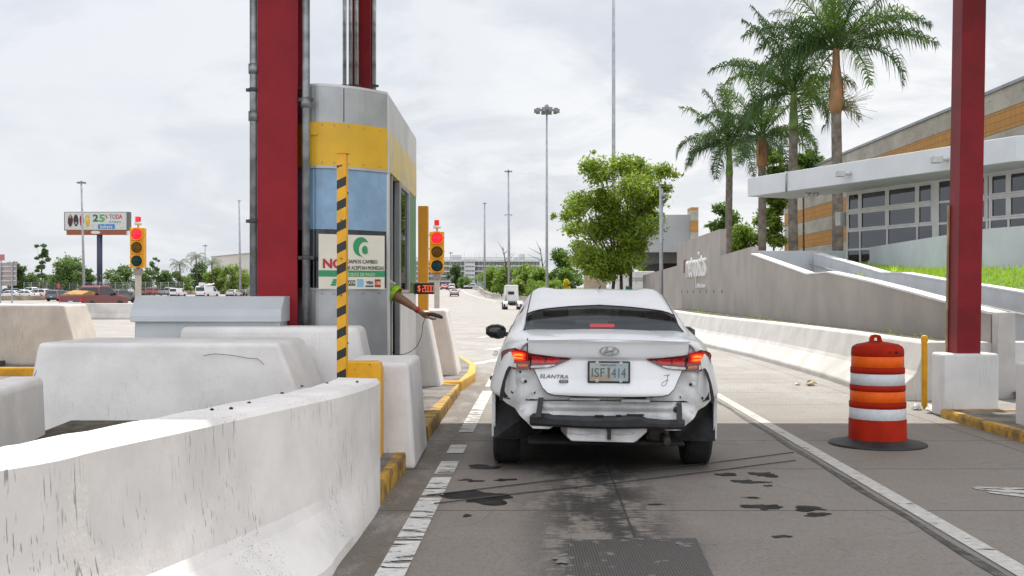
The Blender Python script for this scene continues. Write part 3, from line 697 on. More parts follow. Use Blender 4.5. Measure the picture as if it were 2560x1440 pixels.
MB().box(-1.278, -1.206, 7.894, 7.955, .13, 2.385).build('channel', yellow, gp, .003)
MB().box(-1.28, -1.192, 7.88, 7.96, 2.386, 2.392).build('cap', yellow, gp)
mb = MB()
for z in (2.30, 1.62, .95, 1.9, 1.35): mb.cyl((-1.245, 7.885, z), (-1.245, 7.879, z), .006, n=8)
for z in (2.1, 1.55, 1.0): mb.cyl((-1.206, 7.92, z), (-1.198, 7.92, z), .006, n=8)
mb.build('bolt', grey_dark, gp)
mb = MB(); pr = [(-1.30, .13), (-.985, .13), (-.985, .80), (-1.0, .838), (-1.03, .85), (-1.30, .85)]
mb.prism(pr, 8.12, 8.30, 0, 'xz')
tag(mb.build('guard_plate', yellow, None, .008), 'yellow steel guard plate standing between the foreground barrier and the grey block', 'guard plate')
tag(MB().box(-1.335, -1.195, 15.35, 15.5, .1, 2.6).build('yellow_post', M('orange_post_paint', (.74, .33, .008), .4, var=.06, vs=2), None, .008), 'plain square orange post standing beside the traffic light nearest the lane', 'post')

# ================================================================ traffic lights
tl_y = M('signal_yellow', (.86, .42, .01), .4, var=.06, vs=3)
red_on = M('red_signal_lens', (1., .012, .03), .3, var=.3, vs=18, emit=.85); amber_off = M('amber_lens_off', (.13, .058, .004), .3, var=.3, vs=12, coat=.15, spec=.2)
green_off = M('green_lens_off', (.004, .036, .048), .3, var=.3, vs=12, coat=.15, spec=.2); pale_pole = M('pale_post', (.56, .52, .47), .6, var=.1, streak=.3, vs=4)
beacon_red = M('beacon_red', (.85, .01, .012), .25, var=.05, emit=.25, coat=.4)
def traffic_light(label, x, y, s):
    t = thing('traffic_light', label, 'traffic light', (x, y, .13), 0, 'traffic lights on the toll islands')
    z0 = CH + (HZ - 682) * 19 / F; zt = z0 + .73
    k = lambda z: .13 + (z - .13) * s
    def bx(a, b, c, d, e, f, nm, mat, par=t, bev=.004): return MB().box(x + a * s, x + b * s, y + c * s, y + d * s, k(e), k(f)).build(nm, mat, par, bev)
    bx(-.045, .045, .03, .12, .13, z0 - .12, 'post', pale_pole); bx(-.065, .065, .01, .14, z0 - .12, z0 - .01, 'collar', M('collar_grey', (.33, .29, .25), .6))
    bx(-.03, .03, .05, .11, z0 - .012, z0 + .01, 'swivel', black_pl)
    h = bx(-.125, .125, 0, .16, z0, zt, 'housing', tl_y, t, .012)
    for i, (nm, mt) in enumerate((('green_lens', green_off), ('amber_lens', amber_off), ('red_lens', red_on))):
        zc = z0 + .122 + i * .243
        bx(-.12, .12, -.012, -.001, zc - .116, zc + .116, 'lens_door', tl_y, h, .01)
        mb = MB(); mb.lathe([(.108 * s, -.012 * s), (.114 * s, -.05 * s), (.106 * s, -.05 * s), (.100 * s, -.014 * s)], (x + .008 * s, y, k(zc)), 28, 0, 'y'); mb.build('lens_ring', tl_y, h)
        mb = MB(); mb.lathe([(.10 * s, -.014 * s), (.096 * s, -.03 * s), (.075 * s, -.042 * s), (.03 * s, -.05 * s), (.001, -.051 * s)], (x + .008 * s, y, k(zc)), 28, 0, 'y'); mb.build(nm, mt, h)
    for zz in (zt - .12, zt - .36, zt - .6): bx(.125, .137, .04, .06, zz, zz + .02, 'hinge', tl_y, h, 0); bx(-.14, -.125, .03, .06, zz + .04, zz + .07, 'latch', tl_y, h, 0)
    b = MB().cyl((x, y + .08 * s, k(zt)), (x, y + .08 * s, k(zt + .05)), .018 * s).lathe([(.06 * s, .05 * s), (.068 * s, .06 * s), (.068 * s, .10 * s), (.05 * s, .105 * s)], (x, y + .08 * s, k(zt)), 20).build('beacon_base', alu_white, t)
    bx(-.045, .04, .035, .12, zt + .106, zt + .205, 'beacon', beacon_red, b, .012)
    return t
traffic_light('yellow traffic light showing red, by the lane beyond the orange post', -1.325, 19., 1.)
traffic_light('yellow traffic light showing red, behind the grey cabinet at left', -7.43, 21.4, 1.09)

# ================================================================ traffic drum, bollard, litter
dr = thing('traffic_drum', 'orange traffic drum with white reflective bands and black rubber base', 'traffic drum', (3.30, 9.76, 0))
or_d = M('drum_orange', (.36, .018, .006), .6, spec=.08, var=.14, vs=4, bump=.03, streak=.25); or_b = M('drum_reflective_orange', (.80, .115, .006), .45, var=.07, vs=14, spec=.2); wh_b = M('drum_reflective_white', (.60, .62, .64), .5, var=.06, vs=22, spec=.3)
c = (3.30, 9.76, 0)
def dl(nm, prof, mat, n=56): return MB().lathe(prof, c, n).build(nm, mat, dr)
dl('body', [(.262, .03), (.258, .06), (.252, .07), (.250, .232), (.243, .236), (.243, .338), (.247, .342), (.247, .388), (.238, .392), (.236, .49), (.241, .494), (.241, .537), (.232, .541), (.231, .646), (.236, .65), (.235, .696), (.227, .70), (.225, .80), (.229, .805), (.227, .86), (.215, .885), (.18, .905), (.08, .925), (.001, .93)], or_d)
dl('reflective_band', [(.2445, .238), (.2455, .24), (.2445, .336), (.243, .337)], wh_b); dl('reflective_band', [(.2375, .394), (.2395, .396), (.2375, .488), (.236, .489)], or_b)
dl('reflective_band', [(.232, .543), (.2345, .545), (.233, .644), (.231, .645)], wh_b); dl('reflective_band', [(.2265, .702), (.229, .704), (.227, .798), (.225, .799)], or_b)
dl('rubber_base', [(.262, .055), (.30, .045), (.355, .028), (.40, .02), (.424, .017), (.426, .004), (.424, .001), (.001, .001)], M('drum_base_rubber', (.03, .03, .031), .6, var=.3, vs=5))
mb = MB(); hx = 3.285
out = [(-.055, .90), (-.05, .96), (-.035, .985), (0, .992), (.035, .985), (.045, .96), (.06, .90)]; inn = [(-.02, .915), (-.02, .955), (-.015, .962), (0, .964), (.015, .962), (.02, .955), (.022, .915)]
rr = []
for (a, b), (e, f) in zip(out, inn): rr.append([(hx + a, 9.735, b), (hx + e, 9.735, f), (hx + e, 9.79, f), (hx + a, 9.79, b)])
mb.loft(rr, 0, True); mb.loft([[(hx - .22, 9.76, .87), (hx - .2, 9.73, .885), (hx - .2, 9.79, .885)], [(hx - .04, 9.76, .90), (hx - .04, 9.735, .935), (hx - .04, 9.79, .935)], [(hx + .04, 9.76, .90), (hx + .05, 9.735, .935), (hx + .05, 9.79, .935)], [(hx + .17, 9.76, .86), (hx + .17, 9.73, .88), (hx + .17, 9.79, .88)]])
mb.build('handle', or_d, dr, .006)
mb = MB()
for dx in (.035, .10): mb.sphere((3.30 + dx, 9.76 - .224 + dx * .06, .843), .012, 8, 5)
mb.build('drain_hole', black_pl, dr)
bo = thing('bollard', 'thin yellow bollard between the white barrier end and the red column', 'bollard', (4.865, 12.75, 0))
MB().lathe([(.034, 0), (.034, .79), (.040, .792), (.041, .81), (.036, .812)], (4.865, 12.75, 0), 16).build('tube', yellow, bo)
MB().lathe([(.038, .812), (.040, .83), (.034, .855), (.018, .866), (.001, .868)], (4.865, 12.75, 0), 16).build('cap', yellow, bo)
paper = M('paper', (.78, .77, .75), .8, var=.08); 
def crumple(label, c, r, mat, seed, name='crumpled_paper'):
    rg = np.random.default_rng(seed); mb = MB(); n, m_ = 9, 6; rings = []
    for i in range(m_):
        th = math.pi * (i + .1) / (m_ - .8); rings.append([(c[0] + r * math.sin(th) * math.cos(k * 2 * math.pi / n) * (.6 + .9 * rg.random()), c[1] + r * math.sin(th) * math.sin(k * 2 * math.pi / n) * (.6 + .9 * rg.random()), c[2] + r * .62 * (1 - math.cos(th)) * (.5 + .6 * rg.random())) for k in range(n)])
    mb.loft(rings, 0, True); return tag(mb.build(name, mat), label, 'litter', 'litter on the pavement')
crumple('crumpled white paper at the foot of the white plinth and bollard', (4.80, 12.25, .0), .09, paper, 3); crumple('small torn paper scrap just behind the crumpled paper by the bollard', (4.72, 12.6, .0), .06, paper, 4)
crumple('green leaf-like scrap among the paper by the bollard', (4.92, 12.42, .05), .035, M('green_scrap', (.10, .30, .03), .6), 5, 'green_scrap')
crumple('pale food wrapper beside the long white barrier', (4.38, 15.85, .0), .07, M('wrapper', (.62, .50, .36), .7, var=.3, vs=30), 6, 'food_wrapper'); crumple('whitish wrapper scrap lying left of the food wrapper by the barrier', (4.22, 15.95, .0), .04, paper, 8, 'food_wrapper')
for i, (x, y, nm) in enumerate(((1032, 1007, 'first'), (1120, 1009, 'second'))): pass
peb = M('dark_chips', (.02, .018, .016), .9)
for i, (x, D, lb) in enumerate(((530, 5.05, 'dark chip of debris on the foreground barrier top, the leftmost one'), (578, 5.1, 'second dark chip from the left on the foreground barrier top'), (622, 5.35, 'third dark chip from the left on the foreground barrier top'),
                               (705, 5.85, 'dark chip on the barrier top below the corner of the white block'), (755, 6.3, 'dark chip on the barrier top just right of the white block'), (818, 6.5, 'dark chip on the barrier top left of the striped post'), (893, 6.6, 'dark chip nearest the right end of the foreground barrier top'))):
    crumple(lb, ((x - 1280) * D / F, D, .822), .009, peb, 20 + i, 'debris_chip')

# ================================================================ skinned figures
def skin(name, verts, edges, rad, mat, parent, root=0, sub=2, world=True):
    off = Vector((0, 0, 0)); q = parent
    if world:
        while q is not None: off = off + q.location; q = q.parent
    me = bpy.data.meshes.new(name); me.from_pydata([tuple(Vector(v) - off) for v in verts], edges, []); o = bpy.data.objects.new(name, me); COL.objects.link(o)
    o.parent = parent; md = o.modifiers.new('skin', 'SKIN')
    for i, r in enumerate(rad):
        s = me.skin_vertices[0].data[i]; s.radius = (r, r) if isinstance(r, float) else r; s.use_root = i == root
    md.use_smooth_shade = True; sb = o.modifiers.new('sub', 'SUBSURF'); sb.levels = sub; sb.render_levels = sub
    dg = bpy.context.evaluated_depsgraph_get(); m2 = bpy.data.meshes.new_from_object(o.evaluated_get(dg)); o.modifiers.clear(); o.data = m2; m2.materials.clear(); m2.materials.append(mat); m2.name = name
    m2.polygons.foreach_set('use_smooth', [True] * len(m2.polygons))
    return o
skin_m = M('brown_skin', (.27, .135, .075), .5, var=.10, vs=14, bump=.05, bs=120)
pr = thing('person', 'toll worker in lime safety shirt reaching an arm out of the booth door', 'person', (-1.72, 11.5, .16))
V, E, Rr = [], [], []
def pt(p, r, par=None):
    V.append(p); Rr.append(r)
    if par is not None: E.append((par, len(V) - 1))
    return len(V) - 1
hip = pt((-1.72, 11.5, 1.0), .13); sp1 = pt((-1.72, 11.45, 1.22), .12, hip); ch = pt((-1.70, 11.38, 1.45), .13, sp1); nk = pt((-1.70, 11.35, 1.60), .055, ch); hd = pt((-1.68, 11.33, 1.70), .082, nk); hd2 = pt((-1.67, 11.32, 1.80), .085, hd)
sh = pt((-1.50, 11.27, 1.52), .062, ch); el = pt((-1.215, 11.16, 1.345), .054, sh); f1 = pt((-1.14, 11.165, 1.30), .051, el); f2 = pt((-1.05, 11.17, 1.24), .040, f1); wr = pt((-.955, 11.18, 1.172), .025, f2)
pa = pt((-.915, 11.18, 1.148), (.024, .034), wr); pb = pt((-.878, 11.18, 1.125), (.019, .037), pa)
for k, (dy, L) in enumerate(((-.034, .9), (-.011, 1.), (.012, .96), (.034, .8))):
    a = pt((-.862, 11.18 + dy, 1.114), .0105, pb); b = pt((-.832 + .004 * k, 11.18 + dy, 1.096), .0098, a); c_ = pt((-.808 + .006 * (L - .8) * 5, 11.178 + dy * .95, 1.092), .0090, b); pt((-.792 + .012 * (L - .8) * 5, 11.176 + dy * .9, 1.103), .0080, c_)
a = pt((-.905, 11.145, 1.155), .014, pa); b = pt((-.872, 11.132, 1.162), .0115, a); pt((-.842, 11.136, 1.160), .0098, b)
l1 = pt((-1.90, 11.46, 1.50), .062, ch); l2 = pt((-1.98, 11.45, 1.25), .045, l1); l3 = pt((-1.92, 11.30, 1.05), .034, l2); pt((-1.88, 11.22, 1.02), (.02, .036), l3)
for s_ in (-1, 1):
    a = pt((-1.72 + .09 * s_, 11.5, .9), .088, hip); b = pt((-1.72 + .10 * s_, 11.5, .55), .06, a); c_ = pt((-1.72 + .1 * s_, 11.52, .24), .042, b); pt((-1.70 + .1 * s_, 11.38, .20), .038, c_)
skin('body', V, E, Rr, skin_m, pr)
lime = M('lime_fabric', (.42, .72, .02), .75, var=.22, vs=9, bump=.5, bs=14)
V, E, Rr = [], [], []
h0 = pt((-1.72, 11.5, .98), .15); h1 = pt((-1.72, 11.45, 1.22), .15, h0); h2 = pt((-1.70, 11.38, 1.47), .155, h1); h3 = pt((-1.50, 11.27, 1.525), .10, h2); h4 = pt((-1.33, 11.205, 1.445), .103, h3); pt((-1.20, 11.155, 1.362), .088, h4); l = pt((-1.9, 11.46, 1.52), .085, h2); pt((-1.97, 11.45, 1.28), .07, l)
shirt = skin('shirt', V, E, Rr, lime, pr)
d = (Vector((-1.20, 11.155, 1.352)) - Vector((-1.33, 11.205, 1.43))).normalized(); p0 = Vector((-1.255, 11.176, 1.385))
MB().cyl(p0 - d * .022, p0 + d * .022, .099, .096, 20, 0, False).build('reflective_tape', M('reflective_grey', (.42, .42, .42), .35, metal=.3), shirt)
MB().cyl(Vector((-1.225, 11.165, 1.367)), Vector((-1.185, 11.15, 1.343)), .090, .080, 20, 0, False).build('sleeve_hem', lime, shirt)
trs = M('dark_trousers', (.02, .022, .03), .8)
V, E, Rr = [], [], []
h0 = pt((-1.72, 11.5, 1.0), .14)
for s_ in (-1, 1):
    a = pt((-1.72 + .09 * s_, 11.5, .9), .1, h0); b = pt((-1.72 + .10 * s_, 11.5, .55), .075, a); pt((-1.72 + .1 * s_, 11.52, .24), .06, b)
skin('trousers', V, E, Rr, trs, pr)
mb = MB().sphere((-1.675, 11.335, 1.79), .115, 16, 10, 0, (.95, 1.05, 1.0)); mb.build('hair', M('black_hair', (.012, .01, .009), .7), pr)
wrd = Vector((.8, .08, -.56)).normalized(); wc = Vector((-.978, 11.178, 1.189))
MB().tube([wc - wrd * .017, wc - wrd * .014, wc + wrd * .014, wc + wrd * .017], [.030, .0335, .0325, .029], 18).build('wristband', M('red_wristband', (.45, .01, .02), .4), pr)
cr = thing('card_reader', 'black handheld card reader held out over the lane on a thin cord', 'card reader', (-.80, 11.17, 1.12))
a, b = Vector((-.872, 11.165, 1.147)), Vector((-.715, 11.155, 1.108)); ax = (b - a).normalized(); up = Vector((ax.z * -1, 0, ax.x)); sd = Vector((0, 1, 0))
rings = []
for t_, hw, th in ((0, .022, .010), (.04, .028, .017), (.3, .031, .021), (.7, .033, .022), (.93, .031, .018), (1., .024, .010)):
    q = a.lerp(b, t_) + up * (.010 * math.sin(t_ * 3)); rings.append([q + sd * (hw * math.cos(k * math.pi / 8)) + up * (th * math.sin(k * math.pi / 8)) for k in range(16)])
MB().loft(rings, 0, True, True).build('case', M('reader_black', (.022, .022, .023), .45, var=.1), cr)
kp = MB()
for i in range(4):
    for j in range(3):
        q = a.lerp(b, .2 + .1 * i) + up * (.021 + .010 * math.sin((.2 + .1 * i) * 3)) + sd * (.012 * (j - 1)); kp.sphere(q, .004, 6, 4)
kp.build('keypad', grey_dark, cr)
cp = catmull([(-.90, 11.17, 1.10), (-.925, 11.2, 1.03), (-.94, 11.22, .92), (-1.0, 11.25, .80), (-1.10, 11.3, .735), (-1.22, 11.34, .72), (-1.32, 11.4, .78)], 6)
MB().tube([tuple(p) for p in cp], .0035, 6).build('cord', black_pl, cr)

# ================================================================ the white sedan
carp = M('white_car_paint', (.84, .845, .86), .32, var=.05, vs=1.5, coat=.55, streak=.06); carp.node_tree.nodes['Principled BSDF'].inputs['Coat Roughness'].default_value = .09
prim = M('dusty_white_panel', (.70, .70, .695), .55, var=.14, vs=5, bump=.08, bs=25, streak=.2)
car_glass = glass_mat('car_glass', (.20, .215, .215), .008, .015, .42); trim = M('car_trim', (.018, .018, .02), .35)
chrome = M('chrome', (.62, .63, .65), .18, metal=1., var=.05); under = M('underbody', (.012, .012, .012), .85, var=.4, vs=6)
tl_red = M('tail_lens_red', (.13, .004, .010), .1, var=.15, vs=8, coat=.9); tl_in = M('tail_lens_inner', (.50, .008, .012), .2, var=.25, vs=22, emit=.10, coat=.5)
tl_on = M('brake_lamp_lit', (1., .035, .012), .3, var=.35, vs=26, emit=.85); tl_hot = M('brake_lamp_core', (1., .30, .03), .3, var=.2, vs=40, emit=1.0); tl_clr = M('reverse_lens', (.62, .60, .58), .15, var=.2, vs=25, coat=.8); tl_amb = M('amber_lens', (.60, .15, .03), .2, var=.2, vs=20, coat=.5)
car = thing('white_sedan', 'white sedan stopped at the booth with its rear bumper torn off', 'car', (.715, 8.74, -.004), -.024); car.rotation_euler[1] = R(.55); car.scale = (.975, 1, .99)
def st_(y, zb, xs, zs, xm, zm, xb, zbelt, xr, zr, zc, dy=(0,) * 8):
    pts = [(0, zb), (xs * .8, zb), (xs, zs), (xm, zm), (xb, zbelt), (xr, zr), (xr * .55, zr + (zc - zr) * .72), (0, zc)]
    return [(p[0], y + d, p[1]) for p, d in zip(pts, dy)]
RD = (.10, .10, .22, .22, .16, .06, .01, 0)
ST = [st_(-.915, .59, .62, .60, .69, .66, .68, .90, .585, 1.030, 1.046, RD), st_(-.80, .572, .76, .58, .80, .66, .745, .945, .61, 1.045, 1.060, (.08, .08, .16, .16, .10, .03, 0, 0)),
      st_(-.45, .59, .86, .60, .885, .67, .79, .975, .63, 1.068, 1.082), st_(-.24, .65, .885, .66, .897, .70, .80, .99, .64, 1.082, 1.095), st_(.08, .65, .885, .66, .899, .70, .802, 1.0, .630, 1.135, 1.187, (0, 0, 0, 0, 0, -.06, -.01, 0)),
      st_(.45, .30, .86, .30, .90, .62, .802, 1.0, .622, 1.205, 1.283, (0, 0, 0, 0, 0, -.26, -.15, -.12)), st_(.78, .22, .85, .24, .90, .60, .80, 1.0, .592, 1.368, 1.398), st_(1.25, .20, .85, .22, .90, .60, .80, .99, .578, 1.395, 1.425),
      st_(1.75, .20, .85, .22, .90, .60, .80, .98, .578, 1.388, 1.42), st_(2.0, .20, .85, .22, .90, .60, .80, .97, .585, 1.355, 1.39), st_(2.4, .20, .85, .22, .90, .62, .80, .96, .63, 1.19, 1.225),
      st_(2.75, .20, .85, .3, .90, .64, .80, .945, .68, 1.02, 1.05), st_(3.1, .22, .84, .5, .89, .66, .77, .90, .60, .955, .98), st_(3.45, .24, .78, .3, .83, .6, .68, .76, .48, .80, .82), st_(3.6, .28, .55, .35, .58, .5, .5, .62, .35, .66, .67)]
K = 5
A = np.array(ST); A = catmull(A.reshape(len(ST), -1), K).reshape(-1, 8, 3)
A = np.transpose(catmull(np.transpose(A, (1, 0, 2)).reshape(8, -1), K).reshape(7 * K + 1, -1, 3), (1, 0, 2))     # stations x profile
nS, nP = A.shape[:2]
def cell(i, j): return i / K, j / K
body, glas, wsc, sgl, sgr, roofm, undm = (MB() for _ in range(7))
for i in range(nS - 1):
    for j in range(nP - 1):
        u, v = (i + .5) / K, (j + .5) / K
        back = 3.05 < u < 5.0 and v > 5.08; front = 9.1 < u < 11.0 and v > 5.1; side = 4.9 < u < 10.3 and 4.12 < v < 4.9 and not (6.9 < u < 7.25)
        q4_ = False
        if side and u < 5.6 and v > 4.12 + (u - 4.9) * 1.1: side = False
        if side and u > 9.2 and v > 4.9 - (u - 9.2) * .7: side = False
        dst = glas if back else wsc if front else sgl if side else undm if v < 2.0 else body
        for s in (1, -1):
            q = [A[i, j], A[i, j + 1], A[i + 1, j + 1], A[i + 1, j]]; q = [(p[0] * s, p[1], p[2]) for p in q]
            (sgr if dst is sgl and s > 0 else dst).add(q, [(0, 1, 2, 3)], 0, True)
bo_ = body.build('body', [carp, dark_int], car, world=False)
sd_ = bo_.modifiers.new('shell', 'SOLIDIFY'); sd_.thickness = .018; sd_.offset = -1; sd_.material_offset = 1; sd_.material_offset_rim = 0
glas.build('rear_window', car_glass, car, world=False); wsc.build('windscreen', car_glass, car, world=False); sdg = glass_mat('side_glass', (.10, .11, .115), .12); sgl.build('side_window', sdg, car, world=False); sgr.build('side_window', sdg, car, world=False); undm.build('underbody', under, car, world=False)
# black seam round the rear glass and roof ditch lines
mb = MB()
for s in (1, -1):
    e = [A[i, 5 * K] for i in range(3 * K, 10 * K)]
    mb.tube([(p[0] * s, p[1], p[2] + .001) for p in e], .0055, 6)
mb.build('roof_seam', trim, car, world=False)
mb = MB(); mb.tube([(A[5 * K, j][0] * s_, A[5 * K, j][1] - .005, A[5 * K, j][2] + .0) for s_, rngj in ((-1, range(5 * K, 7 * K + 1)), (1, range(7 * K, 5 * K - 1, -1))) for j in rngj], .004, 5)
mb.build('glass_seal', trim, car, world=False)
mb = MB()
for s in (1, -1): mb.tube([(A[i, 4 * K + 1][0] * s * 1.001, A[i, 4 * K + 1][1], A[i, 4 * K + 1][2]) for i in range(5 * K - 1, 10 * K)], .007, 6)
mb.build('window_trim', trim, car, world=False)
# cabin: seats, dashboard, parcel shelf
sm = M('seat_fabric', (.012, .012, .013), .85, var=.2)
mb = MB()
mb.box(-.62, .62, .42, .60, .35, .99, top=(.03, .03, .08, .02)); mb.box(-.62, .62, .5, 1.0, .3, .48); mb.build('rear_seat', sm, car, .04, world=False)
for x in (-.36, .36):
    MB().box(x - .25, x + .25, 1.35, 1.55, .4, 1.12, top=(.04, .04, .1, -.08)).box(x - .13, x + .13, 1.28, 1.40, 1.15, 1.33, top=(.02, .02, .02, .02)).build('front_seat', sm, car, .04, world=False)
for x in (-.36, .36): MB().box(x - .12, x + .12, .42, .52, 1.0, 1.12).build('headrest', sm, car, .03, world=False)
MB().box(-.66, .66, -.22, .42, .99, 1.0).build('parcel_shelf', sm, car, world=False)
MB().box(-.72, .72, 2.15, 2.7, .6, 1.0, top=(.02, .02, .18, 0)).build('dashboard', sm, car, .05, world=False)
mb = MB(); mb.box(-.10, .10, -.06, -.03, 1.108, 1.134); mb.build('third_brake_light', M('third_brake', (1., .04, .03), .3, var=.2, vs=60, emit=2.4), car, .005, world=False)

def strip_face(name, cols, yf, rows, mat, parent=None, smooth=True, jig=0., dy=0., par_mb=None, mi=0):
    """surface facing backwards: cols = (x, ztop, zbot), yf(x,z) gives its depth"""
    mb = par_mb or MB(); rg = np.random.default_rng(5); g_ = []
    for x, zt, zb in cols:
        g_.append([(x, yf(x, zt + (zb - zt) * k / rows) + dy + jig * (rg.random() - .5), zt + (zb - zt) * k / rows) for k in range(rows + 1)])
    mb.sheet(g_, mi, smooth)
    return None if par_mb else mb.build(name, mat, parent or car, world=False)
def dense(cols, k=4):
    out = []
    for a, b in zip(cols[:-1], cols[1:]):
        for j in range(k): out.append(tuple(a[q] + (b[q] - a[q]) * j / k for q in range(3)))
    out.append(cols[-1]); return out
def mir(cols): return [(-c[0], c[1], c[2]) for c in cols[::-1] if c[0] > 0] + cols
LZ, LY = [.60, .645, .67, .75, .88, .899, .908, .935, .985, 1.012, 1.034, 1.043, 1.050], [-.918, -.938, -.935, -.918, -.905, -.903, -.923, -.934, -.948, -.957, -.972, -.975, -.945]
def lid_y(x, z):
    a = abs(x); return float(np.interp(z, LZ, LY)) + .10 * (a / .6) ** 2.2 + max(0, a - .56) * .5
lidc = dense(mir([(0, 1.045, .630), (.2, 1.043, .630), (.40, 1.036, .634), (.45, 1.034, .648), (.49, 1.033, .685), (.545, 1.031, .80), (.575, 1.030, .86), (.603, 1.029, .955)]), 4)
lid = strip_face('trunk_lid', lidc, lid_y, 44, carp)
mb = MB(); mb.tube([(x, lid_y(x, zb) + .012, zb - .004) for x, zt, zb in lidc] + [(.607, lid_y(.607, z) + .01, z) for z in (.97, 1.0, 1.03)], .0045, 6)
mb.tube([(-.607, lid_y(.607, z) + .01, z) for z in (.95, 1.0, 1.03, 1.045)], .0045, 6); mb.build('shut_line', trim, lid, world=False)
# top of the lid from lip to glass
deck = MB(); rows = []
for t_ in np.linspace(0, 1, 8):
    rows.append([(x * (1 + .03 * t_), lid_y(x, zt) * (1 - t_) + (-.245 + .05 * abs(x)) * t_, (zt + .002) * (1 - t_) + (1.0985 - .026 * (x / .6) ** 2) * t_ + .010 * math.sin(t_ * math.pi)) for x, zt, zb in lidc])
deck.sheet(rows); deck.build('trunk_deck', carp, lid, world=False)

for s in (-1, 1):
    qc = dense([(.596, 1.036, .80), (.63, 1.012, .80), (.67, .985, .80), (.705, .962, .80), (.75, .945, .80), (.80, .905, .80)], 4)
    qy = lambda x, z: lid_y(min(abs(x), .575), z) * .97 - .0 + max(0, abs(x) - .575) * .62 + max(0, abs(x) - .70) * 1.0
    strip_face('quarter_panel', [(x * s, a, b) for x, a, b in (qc if s > 0 else qc[::-1])], qy, 8, carp)
def lamp(s):
    lp = MB()
    def ly(x, z):
        a = abs(x); return lid_y(min(a, .575), z) - .014 + max(0, a - .575) * .62 + max(0, a - .70) * 1.0
    C = dense([(.278, .907, .900), (.35, .911, .868), (.43, .918, .834), (.55, .930, .820), (.625, .941, .812), (.70, .970, .808), (.765, .955, .812), (.795, .942, .818), (.812, .925, .828)], 4)
    sgn = lambda cols: [(c_[0] * s, c_[1], c_[2]) for c_ in (cols if s > 0 else cols[::-1])]
    nm = strip_face('taillight', sgn(C), ly, 6, tl_red); nm['label'] = 'red wrap-round taillight with its brake lamp lit'
    def sub(name, cols, mat, dy, rows=3): return strip_face(name, sgn(dense(cols, 4)), ly, rows, mat, nm, dy=dy)
    sub('red_reflector', [(.365, .898, .880), (.42, .906, .864), (.462, .908, .866)], tl_in, -.004); sub('red_reflector', [(.476, .908, .864), (.53, .915, .860), (.572, .915, .862)], tl_in, -.004)
    sub('reverse_lamp', [(.40, .856, .850), (.45, .853, .834), (.572, .842, .826), (.582, .840, .826)], tl_clr, -.005)
    sub('lamp_surround', [(.600, .945, .868), (.65, .958, .864), (.725, .956, .866), (.765, .93, .870)], tl_in, -.004, 4)
    sub('brake_lamp', [(.622, .932, .882), (.66, .942, .876), (.71, .940, .878), (.735, .922, .884)], tl_on, -.008, 4); sub('brake_lamp_core', [(.640, .924, .891), (.67, .930, .888), (.712, .924, .892)], tl_hot, -.011)
    sub('indicator_lamp', [(.60, .850, .832), (.66, .852, .830), (.68, .850, .834)], tl_amb, -.005); sub('reverse_lamp', [(.69, .852, .822), (.74, .852, .822), (.79, .848, .834)], tl_clr, -.0045)
    mb = MB(); mb.tube([(s * .586, ly(.586, z) - .006, z) for z in (.815, .85, .9, .933)], .003, 5); mb.build('lamp_joint', trim, nm, world=False)
lamp(-1); lamp(1)
# bare rear panel below the lid, with pressed ribs, holes and torn edges
def pan_y(x, z):
    a = abs(x); y = -.80 + max(0, a - .50) * .34 + max(0, a - .66) * .9
    y += .012 * math.exp(-((z - .575) / .012) ** 2) - .014 * math.exp(-((z - .54) / .018) ** 2) + .012 * math.exp(-((z - .50) / .012) ** 2) if a < .5 else 0
    y += .010 * math.sin(x * 31 + z * 9) * math.exp(-((z - .47) / .05) ** 2) + .010 * math.sin(z * 38 + a * 20) * min(1, max(0, (a - .5) * 8))
    return y
pc = [(0, .68, .398), (.38, .69, .398), (.40, .70, .392), (.44, .71, .372), (.56, .84, .372), (.60, .86, .41), (.667, .86, .470), (.70, .86, .512), (.765, .855, .540), (.83, .84, .585)]
rp = strip_face('rear_panel', dense(mir(pc), 6), pan_y, 40, prim, jig=.002)
mb = MB()
for x, z, r_ in ((-.715, .635, .017), (.73, .60, .012), (-.50, .545, .022), (.515, .525, .022), (-.62, .72, .012), (.63, .71, .012), (-.55, .64, .007), (.55, .62, .007), (-.61, .585, .006), (.33, .615, .006), (-.66, .79, .009), (.69, .8, .009)):
    mb.lathe([(r_, -.006), (r_ * .9, -.0075), (.001, -.0078)], (x, pan_y(x, z), z), 12, 0, 'y')
mb.build('panel_hole', trim, rp, world=False)
mb = MB()
for x, z, r_ in ((-.635, .725, .02), (.65, .715, .02), (-.56, .642, .015), (.555, .622, .015), (0.01, .605, .012), (-.70, .79, .015), (.71, .785, .015)):
    mb.lathe([(r_, -.002), (r_, -.006), (r_ * .6, -.008), (.001, -.008)], (x, pan_y(x, z), z), 12, 0, 'y')
for s in (-1, 1): mb.box(s * .64 - .02, s * .64 + .02, pan_y(.64, .5) - .008, pan_y(.64, .5), .502, .522)
mb.build('panel_rivet', prim, rp, world=False)
for x0, x1, z in ((-.285, -.06, .606), (.10, .315, .598)):
    MB().box(x0, x1, -.846, -.80, z - .016, z + .006).build('bumper_clip', alu_white, car, .004, world=False); MB().box(x0 + .03, x1 - .03, -.84, -.80, z + .0065, z + .018).build('clip_edge', trim, car, .003, world=False)
for x, z1, lean in ((-.50, .606, .02), (.535, .58, 0)):
    mb = MB(); mb.loft([[(x - .022 - lean, -.845, .46), (x + .022 - lean, -.845, .46), (x + .022 - lean, -.838, .46), (x - .022 - lean, -.838, .46)], [(x - .020, -.825, z1), (x + .020, -.825, z1), (x + .020, -.815, z1), (x - .020, -.815, z1)]]); mb.build('bumper_bracket', trim, car, .002, world=False)
